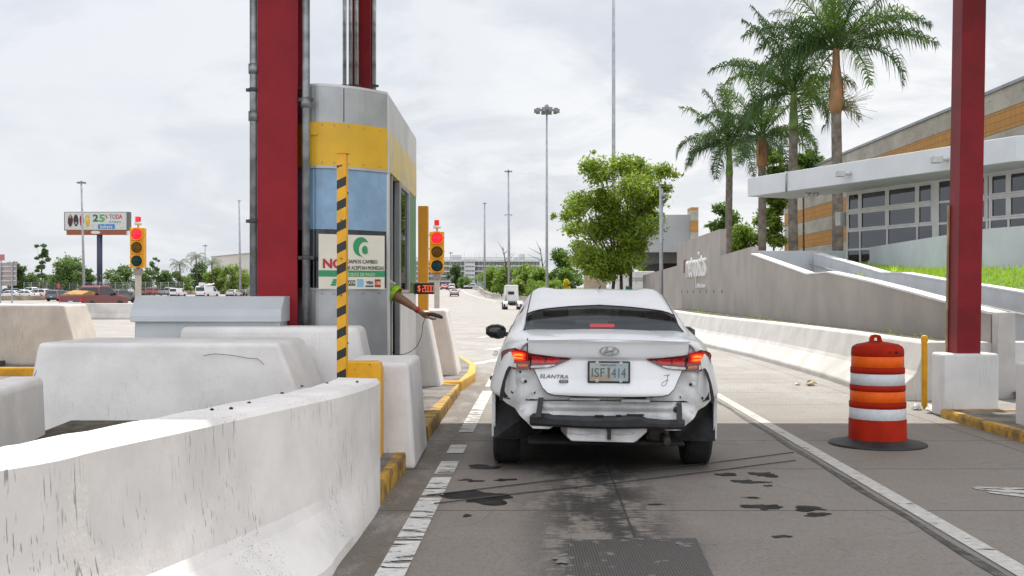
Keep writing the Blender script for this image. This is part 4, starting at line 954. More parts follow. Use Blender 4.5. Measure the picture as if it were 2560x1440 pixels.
# black bent bumper beam
mb = MB(); rows = []
for x, zt, zb in ((-.585, .482, .402), (-.57, .486, .392), (-.44, .487, .392), (-.41, .478, .392), (-.2, .474, .386), (-.12, .476, .386), (0, .478, .384), (.12, .482, .386), (.24, .492, .388), (.27, .474, .390), (.30, .462, .386), (.42, .452, .380), (.57, .452, .376), (.585, .448, .386)):
    y = -.875 + .10 * (x / .6) ** 2; rows.append([(x, y, zb), (x, y - .012, zb + .02), (x, y - .012, zt - .03), (x, y, zt), (x, y + .05, zt), (x, y + .05, zb)])
mb.loft(rows, 0, True, False); mb.build('bumper_beam', M('beam_black', (.02, .021, .023), .55, var=.4, vs=7, bump=.15, bs=20), car, .004, world=False)
for bx_ in ((-.10, -.03, -.89, -.86, .478, .488), (.06, .10, -.885, -.86, .482, .492), (.14, .27, -.872, -.85, .485, .497)): MB().box(*bx_).build('beam_tab', trim, car, .003, world=False)
# spare wheel tub, exhaust box, liners
mb = MB(); mb.loft([[(-.30, -.80, .395), (.30, -.80, .395), (.30, -.80, .36), (.22, -.80, .285), (.19, -.80, .276), (-.27, -.80, .284), (-.30, -.80, .31)], [(-.34, -.35, .42), (.34, -.35, .42), (.34, -.35, .36), (.24, -.35, .27), (.2, -.35, .26), (-.3, -.35, .27), (-.34, -.35, .3)]]); tub = mb.build('spare_wheel_tub', prim, car, .01, world=False)
mb = MB(); mb.tube([(-.29, -.806, .345), (-.15, -.806, .335), (-.12, -.806, .35), (.1, -.806, .34), (.2, -.806, .35)], .006, 6); mb.tube([(.265, -.806, .36), (.2, -.806, .285), (-.26, -.806, .29)], .006, 6); mb.build('tub_rib', prim, tub, world=False)
MB().box(0.0, .028, -.826, -.80, .30, .388).build('tow_strap', trim, car, .002, world=False)
mb = MB(); mb.lathe([(.001, -.62), (.07, -.62), (.085, -.6), (.085, -.3), (.05, -.28)], (.40, 0, .335), 18, 0, 'y'); mb.box(.31, .49, -.60, -.3, .27, .40); mb.build('exhaust_box', M('rusty_exhaust', (.06, .045, .035), .7, var=.6, vs=8, col2=(.03, .02, .015)), car, .03, world=False)
mb = MB().tube([(.44, -.6, .31), (.46, -.68, .29), (.465, -.72, .27)], .028, 12); mb.build('tailpipe', M('rusty_exhaust', (.06, .045, .035)), car, world=False)
for s in (-1, 1):
    ln = MB(); ln.loft([[(s * x, -.40 - .06 * math.sin(k * 1.3), z) for k, (x, z) in enumerate(((.50, .40), (.60, .44), (.68, .49), (.77, .53), (.86, .565), (.872, .45), (.868, .25), (.70, .24), (.55, .25), (.48, .30)))], [(s * x, -.36, z) for x, z in ((.50, .40), (.60, .44), (.68, .49), (.77, .53), (.86, .565), (.872, .45), (.868, .25), (.70, .24), (.55, .25), (.48, .30))]])
    ln.build('wheel_liner', M('liner_black', (.028, .028, .029), .8, var=.4, vs=9, bump=.2), car, world=False)
    MB().box(s * .872 - .014, s * .872 + .014, -.43, -.30, .26, .62, top=(0, 0, 0, 0)).build('arch_lip', prim, car, .004, world=False)
    MB().box(s * .765 - .024, s * .765 + .024, pan_y(.765, .65) - .045, pan_y(.765, .65) + .01, .585, .72).build('foam_pad', rubber, car, .008, world=False)
    mb = MB()
    tr_ = [(.735, .83), (.758, .79), (.780, .72), (.797, .65), (.806, .575)]; g_ = []
    for x, z in tr_: g_.append([(s * (x + .014), -.70, z), (s * (x - .014 - .005 * math.sin(z * 60)), -.735, z - .004)])
    mb.sheet(g_); mb.build('torn_edge', rubber, car, world=False)
MB().box(-.60, .60, -.70, .9, .24, .27).build('floor_pan', under, car, .02, world=False)
MB().box(-.72, .72, -.09, .09, .24, .33).build('rear_axle', under, car, .02, world=False)
rim_m = M('steel_rim', (.3, .3, .31), .35, metal=.8)
for x in (-.775, .775):
    for y in (0, 2.70):
        w_ = MB(); w_.lathe([(.19, -.10), (.285, -.107), (.308, -.10), (.318, -.07), (.320, 0), (.318, .07), (.308, .10), (.285, .107), (.19, .10)], (x, y, .318), 40, 0, 'x')
        for k in range(-3, 4): w_.lathe([(.3205, k * .024 - .004), (.3215, k * .024), (.3205, k * .024 + .004)], (x, y, .318), 40, 0, 'x')
        tw = w_.build('tyre', rubber, car, world=False); sg = 1 if x > 0 else -1
        rm = MB().lathe([(.192, sg * .09), (.18, sg * .075), (.06, sg * .05), (.03, sg * .06), (.001, sg * .06)], (x, y, .318), 24, 0, 'x')
        for k in range(5):
            a = k * 1.2566; rm.tube([(x + sg * .06, y + .03 * math.cos(a), .318 + .03 * math.sin(a)), (x + sg * .085, y + .185 * math.cos(a), .318 + .185 * math.sin(a))], .018, 6)
        rm.build('rim', rim_m, tw, world=False)
# door mirrors, handle
for s in (-1, 1):
    mb = MB(); rr = []
    for t_, hy, hz in ((0, .02, .03), (.12, .05, .062), (.4, .075, .078), (.75, .07, .068), (1., .03, .035)):
        cx_ = s * (.85 + .205 * t_); rr.append([(cx_, 1.93 + hy * math.cos(k * math.pi / 7), .985 + .01 * t_ + hz * math.sin(k * math.pi / 7)) for k in range(14)])
    mb.loft(rr, 0, True, True); mo = mb.build('door_mirror', M('mirror_black', (.016, .016, .018), .2, coat=.5), car, world=False)
    MB().box(min(s * .78, s * .87), max(s * .78, s * .87), 1.90, 1.97, .94, .985).build('mirror_arm', trim, mo, .01, world=False)
    MB().box(s * .905 - .022, s * .905 + .022, .55, .76, .83, .86).build('door_handle', carp, car, .01, world=False)
# number plate
pl = MB().box(-.158, .158, lid_y(0, .8) - .02, lid_y(0, .8) - .004, .727, .888).build('plate_frame', M('plate_frame_black', (.03, .03, .031), .4), car, .01, world=False)
py = lid_y(0, .8) - .0205
def plate_material():
    m = bpy.data.materials.new('plate_print'); m.use_nodes = True; g = G(m.node_tree); b = m.node_tree.nodes['Principled BSDF']
    oc = g.n('ShaderNodeTexCoord').outputs['Object']; sp = g.n('ShaderNodeSeparateXYZ', {0: oc}); n = g.noise(g.scale(oc, (14, 1, 30)), 1., 4)
    zz = g.math('ADD', sp.outputs[2], g.math('MULTIPLY', n, .05))
    c = g.mix(g.step(zz, .80, .83), (.36, .30, .22), (.38, .42, .40)); c = g.mix(g.step(sp.outputs[0], -.02, .06), c, (.33, .40, .42))
    m.node_tree.links.new(c, b.inputs['Base Color']); b.inputs['Roughness'].default_value = .4; return m
MB().box(-.143, .143, py - .003, py, .742, .875).build('plate_face', plate_material(), pl, .004, world=False)
def ctext(b, x0, x1, z0, z1, y, mat, par, bold=0., name='lettering', shear=0.): return text(b, mat, par, (x0, y, z0), (1, 0, 0), (0, 0, 1), x1 - x0, z1 - z0, .0012, name, False, bold, shear)
dkg = M('plate_ink', (.10, .12, .11), .5, var=0)
ctext('ISF', -.128, -.030, .772, .838, py - .004, dkg, pl, .0); ctext('414', .020, .124, .768, .838, py - .004, dkg, pl, .0); ctext('PUERTO RICO', -.062, .052, .852, .866, py - .004, dkg, pl)
mb = MB().box(-.010, .006, py - .0045, py - .0028, .765, .83).box(-.013, .009, py - .0045, py - .0028, .83, .842); mb.build('plate_picture', M('plate_tower', (.16, .15, .13), .6), pl, world=False)
mb = MB()
for x, z in ((-.088, .874), (.088, .872), (-.088, .744), (.088, .743)): mb.box(x - .012, x + .012, py - .005, py - .002, z - .010, z + .012)
mb.build('plate_screw', chrome, pl, .004, world=False)
# emblem: an oval ring with a slanting letter inside
em = MB(); ez = .962; ey = lid_y(0, ez) - .006; rr = []
for k in range(48):
    a = k * 2 * math.pi / 48; ca, sa = math.cos(a), math.sin(a)
    rr.append([(.073 * ca, ey + .003, ez + .0365 * sa), (.071 * ca, ey - .004, ez + .0350 * sa), (.064 * ca, ey - .004, ez + .0295 * sa), (.062 * ca, ey + .003, ez + .028 * sa)])
rr.append(rr[0]); em.loft(rr, 0, False)
def ebar(p, q, w0, w1):
    em.loft([[(p[0] - w0, ey - .004, ez + p[1]), (p[0] + w0, ey - .004, ez + p[1]), (p[0] + w0, ey + .003, ez + p[1]), (p[0] - w0, ey + .003, ez + p[1])], [(q[0] - w1, ey - .004, ez + q[1]), (q[0] + w1, ey - .004, ez + q[1]), (q[0] + w1, ey + .003, ez + q[1]), (q[0] - w1, ey + .003, ez + q[1])]])
ebar((-.040, -.026), (-.012, .031), .0075, .006); ebar((.012, -.031), (.040, .026), .006, .0075)
em.tube([(-.030, ey - .001, ez - .012), (-.010, ey - .001, ez - .001), (.010, ey - .001, ez + .001), (.030, ey - .001, ez + .012)], .0055, 6)
em.build('emblem', M('dark_chrome', (.33, .34, .36), .22, metal=1., var=.05), lid, world=False)
lm = M('badge_chrome', (.12, .125, .13), .35, metal=.4, var=.05)
text('ELANTRA', lm, lid, (-.510, lid_y(.51, .77) - .008, .755), (.215, lid_y(.295, .77) - lid_y(.51, .77), 0), (0, 0, 1), .215, .027, .0012, 'lettering', False, .0, .2)
MB().box(-.368, -.300, lid_y(.33, .74) - .014, lid_y(.33, .74), .724, .747).build('badge', M('badge_dark', (.18, .18, .19), .3, metal=.6), lid, .004, world=False); ctext('SE', -.356, -.312, .728, .743, lid_y(.33, .74) - .016, chrome, lid, .01)
mb = MB(); jp = catmull([(.412, .782), (.43, .785), (.458, .787), (.446, .787), (.440, .76), (.434, .73), (.415, .708), (.398, .712), (.400, .728), (.425, .745), (.446, .748)], 5)
mb.tube([(x, lid_y(x, z) - .002, z) for x, z in jp], .0016, 5); mb.build('sticker_letter', trim, lid, world=False)
MB().tube([(.02, 1.05, 1.445), (.03, .86, 1.428), (.035, .82, 1.452)], [.006, .008, .004], 6).build('roof_aerial', trim, car, world=False)
# ================================================================ grey sign wall, ramp and building on the right
grey_wall = M('grey_stucco', (.40, .365, .335), .85, var=.07, vs=.9, bump=.2, bs=30, streak=.05, spec=.2)
pale_wall = M('pale_blue_grey_wall', (.56, .59, .62), .75, var=.06, vs=1.2, bump=.1, bs=30, streak=.15)
steel_rail = M('handrail_steel', (.50, .48, .45), .35, metal=.7, var=.1)
def line_wall(x0, pts, th, mat, name, parent=None, bottom=-.1, cap=None):
    """wall whose face runs along the road at offset x0; pts = (distance, top height)"""
    mb = MB(); n = len(pts); w = lambda d, o: x0 + .026 * d + o
    fr = [(w(d, 0), d, z) for d, z in pts]; bk = [(w(d, th), d, z) for d, z in pts]; fb = [(w(d, 0), d, bottom) for d, z in pts]; bb = [(w(d, th), d, bottom) for d, z in pts]
    mb.loft([fb, fr, bk, bb], 0, False, False, closed=False)
    for i in (0, n - 1): mb.add([fb[i], fr[i], bk[i], bb[i]], [(0, 1, 2, 3)])
    return mb.build(name, mat, parent)
sw = thing('sign_wall', 'long grey stepped wall with white raised lettering along the lane', 'wall', (6.6, 28, 0))
wp = [(62, 2.33), (46.61, 2.51), (46.6, 3.44), (35.41, 3.44), (35.4, 2.56), (30.21, 2.64), (30.2, 2.42), (23.9, 1.755), (22.2, 1.765), (19.4, 1.55), (17.5, 1.38), (15.8, 1.22), (14.15, 1.08)]
line_wall(5.9, wp, .2, grey_wall, 'wall_face', sw)
mb = MB(); rings = []
for d, z in wp[6:]: x = 5.885 + .026 * d; rings.append([(x, d, z + .002), (x, d, z + .035), (x + .235, d, z + .035), (x + .235, d, z + .002)])
mb.loft(rings, 0, True); mb.build('lit_coping', white_clean, sw)  # white paint stands in for sunlight on the sloping wall top
wl = M('raised_white_letters', (.80, .79, .77), .5, var=0)
fx = lambda d: 5.9 + .026 * d
text('metropistas', wl, sw, (fx(43.3) - .03, 43.3, 1.62), (-.026, -1, 0), (0, 0, 1), 5.0, 1.24, .03, 'lettering', True, -.006)
text('an Abertis company', wl, sw, (fx(40.8) - .02, 40.8, 1.47), (-.026, -1, 0), (0, 0, 1), 2.35, .24, .015, 'lettering')
MB().tube([(fx(43.6) - .03, 43.6, 2.62), (fx(43.9) - .03, 43.95, 2.70), (fx(44.1) - .03, 44.1, 2.55), (fx(44.1) - .03, 44.1, 2.15)], .022, 8).build('logo_mark', M('logo_red', (.40, .12, .15), .5), sw)
mb = MB()
for px in (1704.6, 1718.8, 1733.4, 1750.3, 1766.4, 1784.7, 1805):
    d = 5.9 / ((px - 1280) / F - .026); z = CH + (HZ - 729) * d / F; mb.box(fx(d) - .006, fx(d) + .0, d - .07, d + .07, z - .05, z + .05)
mb.build('slot', black_pl, sw)
MB().box(6.27, 6.50, 13.95, 14.12, -.05, 1.11).build('wall_end', M('lit_wall_end', (.55, .54, .53), .7, var=.08), sw, .01)  # end face given a paler colour so it looks lit
w2 = thing('ramp_wall', 'pale inner ramp wall with a bright sloping top behind the grey sign wall', 'wall', (8.3, 22, 0))
rp2 = [(30.8, 2.46), (27.6, 2.12), (24.7, 1.80), (23.3, 1.77), (20.8, 1.575), (19., 1.46), (17.4, 1.34), (15.5, 1.18), (12.5, .98)]
line_wall(7.8, rp2, .22, pale_wall, 'wall_face', w2)
mb = MB(); rings = []
for d, z in rp2: x = 7.79 + .026 * d; rings.append([(x, d, z + .002), (x, d, z + .03), (x + .24, d, z + .03), (x + .24, d, z + .002)])
mb.loft(rings, 0, True); mb.build('lit_coping', white_clean, w2)  # sunlit top of the ramp wall put in as white
tag(MB().box(6.9, 9.6, 31.1, 31.35, 0, 2.56).build('landing_wall', pale_wall, None, .01), 'short pale wall closing the head of the ramp below the palms', 'wall')
mb = MB(); mb.sheet([[(5.9 + .026 * d + .2, d, z), (7.8 + .026 * d, d, z)] for d, z in ((12.5, .02), (15, .14), (20, .72), (25, .98), (31, 1.6))]); struct(mb.build('ramp', M('ramp_concrete', (.34, .32, .30), .8, var=.2, vs=2)))
hr = thing('handrail', 'steel tube handrail along the inner ramp wall', 'handrail', (8.1, 22, 1.5))
def rail_pt(px, y, x0=7.68): d = x0 / ((px - 1280) / F - .026); return Vector((x0 + .026 * d, d, CH - (y - HZ) * d / F))
ra = [rail_pt(2026, 660), rail_pt(2080, 676), rail_pt(2172, 705), rail_pt(2226, 719), rail_pt(2290, 728), rail_pt(2363, 744), rail_pt(2457, 765), rail_pt(2560, 788), rail_pt(2680, 815)]
MB().tube(ra, .026, 10).build('rail', steel_rail, hr)
for p in (ra[1], ra[4], ra[5], ra[6], ra[7]): MB().tube([p, p + Vector((.02, 0, -.07)), p + Vector((.125, 0, -.075))], .010, 6).build('bracket', steel_rail, hr)
h2 = thing('handrail', 'rail stub poking out past the end of the grey sign wall', 'handrail', (6.5, 14, .9))
q = P(2522, 834, 14.3); MB().tube([q + Vector((-.10, 1.5, .07)), q + Vector((-.03, 0, 0)), q + Vector((.02, -.1, 0)), q + Vector((0, -.05, -.12))], .022, 8).build('rail', steel_rail, h2)

# lawn between ramp wall and building, and the building's plinth wall
mb = MB(); rows = []
for t_ in np.linspace(0, 1, 12):
    d = 33 - 17 * t_; a = (8.0 + .026 * d, d, float(np.interp(d, [12.5, 17.4, 19, 20.8, 23.3, 24.7, 30.8], [.85, 1.24, 1.36, 1.47, 1.67, 1.70, 2.3])))
    b = (9.62 + (d - 22) * .0714 + .05, d, float(np.interp(d, [16, 22, 26, 33], [1.78, 1.84, 1.90, 2.1])))
    rows.append([tuple(a[k] + (b[k] - a[k]) * u for k in range(3)) for u in np.linspace(0, 1, 6)])
mb.sheet(rows); struct(mb.build('lawn', grass_m))
gr = np.random.default_rng(3); mb = MB()
for _ in range(5200):
    i = gr.random() * 10.98; k = gr.random() * 4.98; i0, k0 = int(i), int(k); u, v = i - i0, k - k0
    p = (Vector(rows[i0][k0]) * (1 - u) + Vector(rows[i0 + 1][k0]) * u) * (1 - v) + (Vector(rows[i0][k0 + 1]) * (1 - u) + Vector(rows[i0 + 1][k0 + 1]) * u) * v
    h = .05 + .10 * gr.random(); a = gr.random() * 6.3; w = .007 + .006 * gr.random(); l = Vector((gr.normal() * .03, gr.normal() * .03, h)); s = Vector((math.cos(a) * w, math.sin(a) * w, 0))
    mb.add([p - s, p + s, p + l], [(0, 1, 2)])
blade = leaf_mat('grass_blade', (.20, .36, .02), (.36, .50, .05), .4)
struct(tag(mb.build('grass', blade, fix=False), 'bright green grass on the slope below the building', 'grass'), 'stuff')
mb = MB()
for _ in range(1500):
    d = 13.8 + 30 * gr.random() ** 1.4; x = 5.55 + .02 * (d - 14) + .2 * gr.random() - .1; x = min(x, 5.88 + .026 * d - .02)
    dens = math.sin(d * 1.3) + math.sin(d * .57 + 1)
    if gr.random() > .12 + .25 * dens: continue
    p = Vector((x, d, .70)); h = .03 + .10 * gr.random() ** 2; s = Vector((.006, .006, 0)); mb.add([p - s, p + s, p + Vector((gr.normal() * .04, gr.normal() * .05, h))], [(0, 1, 2)])
    if gr.random() < .12: q = p + Vector((gr.normal() * .03, 0, h + .05)); mb.box(q.x - .008, q.x + .008, q.y - .01, q.y + .01, q.z, q.z + .018)
struct(tag(mb.build('weeds', blade, fix=False), 'thin weeds growing between the white barrier and the grey wall', 'weeds'), 'stuff')
struct(MB().sheet([[(5.42, 13.9, .69), (6.35, 14.3, .69)], [(5.78, 45, .69), (7.2, 45, .69)]]).build('verge', soil))
for k, (px, y, D, lb) in enumerate(((2235, 686, 24.2, 'spiky little plant on the lawn edge against the pale plinth wall'), (2150, 700, 26, 'low leafy tuft at the corner of the ramp wall'))):
    q = P(px, y, D); mb = MB()
    for j in range(14):
        a = j * 2.4; L = .28; dv = Vector((math.cos(a) * .5, math.sin(a) * .5, .8)) * L; s = Vector((-math.sin(a), math.cos(a), 0)) * .018; mb.add([q - s, q + s, q + dv], [(0, 1, 2)])
    tag(mb.build('small_plant', blade, fix=False), lb, 'plant')

ab = thing('office_building', 'low building with striped ochre and concrete wall, flat canopy and window grid', 'building', (12, 30, 0))
mb = MB(); pw = [(10.62, 36), (9.62, 22), (10.2, 20.0), (13.5, 17)]; ring = []
mb.loft([[(x, y, 0), (x, y, 2.66), (x + .35, y + .2, 2.66), (x + .35, y + .2, 0)] for x, y in pw], 0, True); mb.build('plinth_wall', pale_wall, ab)
canm = M('canopy_paint', (.60, .625, .65), .6, var=.04, vs=1, streak=.12)
mb = MB(); mb.prism([(7.3, 33.5), (11.38, 24.4), (15.5, 23.1), (15.5, 29), (9.95, 32.1), (8.9, 34.3)], 4.33, 4.905, 0, 'xy'); mb.build('canopy', canm, ab, .015)
e = Vector((4.08, -9.1, 0)).normalized(); en = Vector((e.y, -e.x, 0))
mb = MB(); mb.cyl(Vector((7.3, 33.5, 4.3)) + e * 1.9 + en * .03, Vector((7.3, 33.5, 4.92)) + e * 1.9 + en * .03, .025, n=8); mb.build('downpipe', pole_steel, ab)
for t_, in ((4.6,), (8.0,)):
    c_ = Vector((7.3, 33.5, 4.58)) + e * t_ + en * .01
    MB().cyl(c_, c_ + en * .25, .05, n=10).box(c_.x + en.x * .3 - .11, c_.x + en.x * .3 + .11, c_.y - .14, c_.y + .12, 4.50, 4.66).build('wall_lamp', M('lamp_grey', (.5, .5, .5), .5), ab, .01)
q = P(2030, 491, 32.2); mb = MB()
for dx in (-.14, 0, .13): mb.lathe([(.06, 0), (.075, -.03), (.07, -.08), (.03, -.11), (.001, -.115)], (q.x + dx, q.y, 4.33), 14)
mb.build('dome_camera', M('camera_white', (.6, .6, .6), .4), ab)
# window wall
WV = Vector((1.3, -3.5, 0)); W0 = Vector((9.9, 32.0, 0)); wu = WV.normalized(); wn = Vector((wu.y, -wu.x, 0))
def ws(px): r_ = (px - 1280) / F; return (r_ * 32 - 9.9) / (1.3 + 3.5 * r_) * WV.length
frm = M('white_window_frame', (.62, .61, .60), .5, var=.06)
def wbox(s0_, s1_, z0, z1, o0, o1, mb):
    a, b = W0 + wu * s0_, W0 + wu * s1_; mb.loft([[a + wn * o0 + Vector((0, 0, z0)), b + wn * o0 + Vector((0, 0, z0)), b + wn * o1 + Vector((0, 0, z0)), a + wn * o1 + Vector((0, 0, z0))], [a + wn * o0 + Vector((0, 0, z1)), b + wn * o0 + Vector((0, 0, z1)), b + wn * o1 + Vector((0, 0, z1)), a + wn * o1 + Vector((0, 0, z1))]])
zr = [2.3, 2.62, 3.17, 3.73, 4.30]
cols_ = [ws(1840 + v / 2.4) for v in (668, 745, 908, 1088, 1184, 1214, 1296, 1400, 1506, 1524, 1636, 1760, 1860)]
gd = MB()
for a, b in zip(cols_[:-1], cols_[1:]):
    if abs(a - cols_[4]) < 1e-6: continue
    wd = MB()
    for z0, z1 in zip(zr[1:-1], zr[2:]):
        if b - a < .2: continue
        if (b - a) > .55 and z0 > 3.1:
            wbox(a + .035, b - .035, z0 + .035, z0 + .075, .0, .012, wd); wbox(a + .035, b - .035, z1 - .075, z1 - .035, .0, .012, wd); wbox(a + .035, a + .08, z0 + .077, z1 - .077, .0, .012, wd); wbox(b - .08, b - .035, z0 + .077, z1 - .077, .0, .012, wd)
    win = None
    if wd.v: win = wd.build('window_sash', frm, ab)
    gm_ = MB(); wbox(a + .02, b - .02, zr[0], zr[-1] - .01, -.018, -.012, gm_); gm_.build('window_pane', glass_shop, ab)
fm = MB()
for i_, s_ in enumerate(cols_): wbox(s_ - .03, s_ + .03 + (0 if i_ != 4 else cols_[5] - cols_[4] - .06), 2.2, 4.32, -.02, .012, fm)
for z in zr[1:]:
    for a, b in zip(cols_[:-1], cols_[1:]): wbox(a + .032 if abs(a - cols_[4]) > 1e-6 else a, b - .032, z - .03, z + .03, -.018, .010, fm)
fm.build('window_frame', frm, ab)
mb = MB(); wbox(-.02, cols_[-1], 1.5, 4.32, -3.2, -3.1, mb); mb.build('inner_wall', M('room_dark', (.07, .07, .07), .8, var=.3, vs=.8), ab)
mb = MB(); wbox(-.02, .03, 2.2, 4.32, -3.1, -.06, mb); mb.build('side_glass', M('side_glass_dark', (.10, .11, .11), .15, var=.3), ab)
mb = MB(); wbox(-.4, -.15, 3.35, 3.75, -.2, .1, mb); mb.build('air_unit', frm, ab, .01)
# striped wall of the tall hall behind
def band_material():
    m = bpy.data.materials.new('striped_wall'); m.use_nodes = True; MATS['striped_wall'] = m
    g = G(m.node_tree); b = m.node_tree.nodes['Principled BSDF']; pos = g.n('ShaderNodeNewGeometry').outputs['Position']; sp = g.n('ShaderNodeSeparateXYZ', {0: pos})
    v = g.math('FRACT', g.math('DIVIDE', g.math('SUBTRACT', 9.04, sp.outputs[2]), 1.62)); isor = g.math('GREATER_THAN', v, .5)
    tile = g.n('ShaderNodeTexBrick', {'Vector': g.n('ShaderNodeCombineXYZ', {0: sp.outputs[1], 1: sp.outputs[2], 2: 0.}), 'Color1': (.52, .265, .075, 1), 'Color2': (.46, .23, .065, 1), 'Mortar': (.27, .13, .04, 1), 'Scale': 1., 'Mortar Size': .012, 'Brick Width': .42, 'Row Height': .27}, offset=0.)
    n = g.noise(g.scale(pos, (1, .6, .9)), .8, 7, .7); n2 = g.noise(g.scale(pos, (1, .5, 2.2)), 3, 5, .7)
    con = g.mix(g.step(n, .35, .65), (.36, .325, .28), (.50, .465, .41)); con = g.mix(g.math('MULTIPLY', g.step(n2, .58, .68), .6), con, (.22, .19, .15))
    joint = g.math('LESS_THAN', g.math('ABSOLUTE', g.math('SUBTRACT', g.math('FRACT', g.math('MULTIPLY', v, 2)), 0.02)), .02)
    c = g.mix(isor, con, tile.outputs[0]); c = g.mix(g.math('MULTIPLY', joint, .8), c, (.10, .08, .06))
    m.node_tree.links.new(c, b.inputs['Base Color']); b.inputs['Roughness'].default_value = .8; return m
bandm = band_material()
MB().box(18.4, 30, 30, 73.0, 0, 9.0).build('hall', bandm, ab)
MB().box(18.33, 30, 29.95, 73.05, 9.002, 9.12).build('roof_edge', pole_steel, ab)

# grey building with a recessed ground floor further along
gb = thing('grey_building', 'grey flat-fronted building with dark recessed ground floor behind the leafy tree', 'building', (11, 80, 0))
s_ = 80 / F; X_ = lambda px: (px - 1280) * s_; Z_ = lambda y: CH + (HZ - y) * s_
mb = MB(); arcp = [(X_(1725), 79.8)] + [(X_(1600 + 125 * (1 - math.cos(a))) if False else X_(1592) + 1.2 * (1 - math.cos(a)), 80 + 1.4 - 1.4 * math.sin(a)) for a in np.linspace(math.pi / 2, 0, 6)] + [(X_(1592), 90), (X_(1725), 90)]
mb.prism(arcp, Z_(630), Z_(537), 0, 'xy'); mb.build('upper_storey', M('cool_grey_wall', (.36, .375, .39), .8, var=.06, vs=.5, streak=.1), gb)
MB().box(X_(1585), X_(1725) + 2, 81.5, 90, Z_(656), Z_(630) - .01).build('beam', M('shade_grey', (.16, .165, .17), .8), gb)
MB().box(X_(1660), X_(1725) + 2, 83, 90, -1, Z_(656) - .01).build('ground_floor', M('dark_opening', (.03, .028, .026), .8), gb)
MB().box(X_(1724), X_(1742), 79.3, 81, 1.5, Z_(520)).build('striped_fin', bandm, gb)
bw = M('beige_stone', (.46, .36, .26), .8, var=.2, vs=1, bump=.3, bs=8)
tag(MB().box((1461 - 1280) * 92 / F, (1516 - 1280) * 92 / F, 92, 93, -.5, CH + 62 * 92 / F).build('stone_wall', bw), 'beige stone wall seen between the trunks of the leafy tree', 'wall')
bt_ = thing('box_truck', 'white box truck with grey lettering half hidden by the sign wall', 'truck', (8.0, 72, 0))
MB().box(6.75, 9.25, 70, 75.5, .95, 2.72).build('cargo_box', M('truck_white', (.72, .72, .72), .4, var=.05), bt_, .03)
text('metropistas', M('grey_letters', (.25, .25, .26), .5, var=0), bt_, (7.50, 69.99, 1.95), (1, 0, 0), (0, 0, 1), 1.0, .46, .004)
MB().box(6.85, 9.15, 75.6, 77.4, .5, 2.4, top=(.1, .1, 0, .3)).build('cab', M('truck_white', (.72, .72, .72)), bt_, .08)
mb = MB()
for x in (6.95, 8.8):
    for y in (71.2, 76.6): mb.cyl((x, y, .42), (x + .28, y, .42), .42, n=16)
mb.build('wheel', rubber, bt_); MB().box(6.9, 9.1, 70.02, 77, .55, .945).build('chassis', under, bt_)
sgn_ = thing('road_sign', 'small green road sign just over the sedan roof under the tree', 'road sign', ((1572 - 1280) * 62 / F, 62, 0))
MB().box(X_(1) * 0 + (1564 - 1280) * 62 / F, (1581 - 1280) * 62 / F, 62, 62.03, 1.3, 1.71).build('panel', M('sign_green', (.01, .22, .16), .4), sgn_); MB().cyl(((1572 - 1280) * 62 / F, 62.06, 0), ((1572 - 1280) * 62 / F, 62.06, 1.7), .03).build('post', pole_steel, sgn_)

# ================================================================ trees
lf_y = leaf_mat('leaf_yellow_green', (.12, .175, .014), (.26, .33, .035), .42); lf_g = leaf_mat('leaf_green', (.06, .13, .015), (.14, .24, .025), .38); lf_d = leaf_mat('leaf_dark', (.025, .06, .012), (.06, .115, .02), .3); lf_b = leaf_mat('leaf_bright', (.10, .16, .018), (.24, .32, .05), .4)
lf_far = leaf_mat('leaf_far', (.07, .13, .035), (.16, .24, .06), .35); lf_fd = leaf_mat('leaf_far_dark', (.04, .085, .03), (.09, .15, .045), .3)
bark = M('bark', (.10, .075, .05), .9, var=.35, vs=6, bump=.6, bs=20); bark_g = M('palm_bark', (.20, .17, .14), .85, var=.3, vs=4, bump=.4, bs=20, streak=.3)
def tree(label, px, D, clumps, mats, n, size, trunk_px=None, group=None, seed=1, tr=.14, droop=0., name='leafy_tree', base_y=None, limbs=7):
    """clumps = (px x, px y, radius px); the crown gets real depth"""
    s = D / F; r = np.random.default_rng(seed); bx = (px - 1280) * s; gz = T(bx, D)
    t = thing(name, label, 'tree', (bx, D, gz), 0, group); cl = []
    for x, y, rp in clumps: cl.append((((x - 1280) * s, D + r.normal() * rp * s * .9, CH - (y - HZ) * s), (rp * s, rp * s * 1.1, rp * s * .72)))
    mb = MB(); zs = [c_[0][2] for c_ in cl]; fork = gz + (min(zs) - gz) * .9 + .1 * (max(zs) - min(zs))
    for dx in (trunk_px or [0]):
        b0 = Vector((bx + dx * s, D + r.normal() * .2, gz - .1)); fk = Vector((bx + dx * s * .8 + r.normal() * .15, D, fork))
        mb.tube([b0, b0.lerp(fk, .5) + Vector((r.normal() * .08, 0, 0)), fk], [tr, tr * .8, tr * .65], 8)
        big = [c_ for c_ in cl if c_[1][0] >= .55 * max(q[1][0] for q in cl)]
        for c_ in [big[i] for i in r.choice(len(big), min(limbs, len(big)), False)]:
            e_ = Vector(c_[0]); mid = fk.lerp(e_, .5) + Vector((r.normal() * .2, r.normal() * .2, .15)); mb.tube([fk, mid, e_], [tr * .5, tr * .3, tr * .1], 6)
    mb.build('trunk', bark, t); leaves('crown', mats, t, cl, n, size, .4, seed, droop); return t
r_ = np.random.default_rng(11)
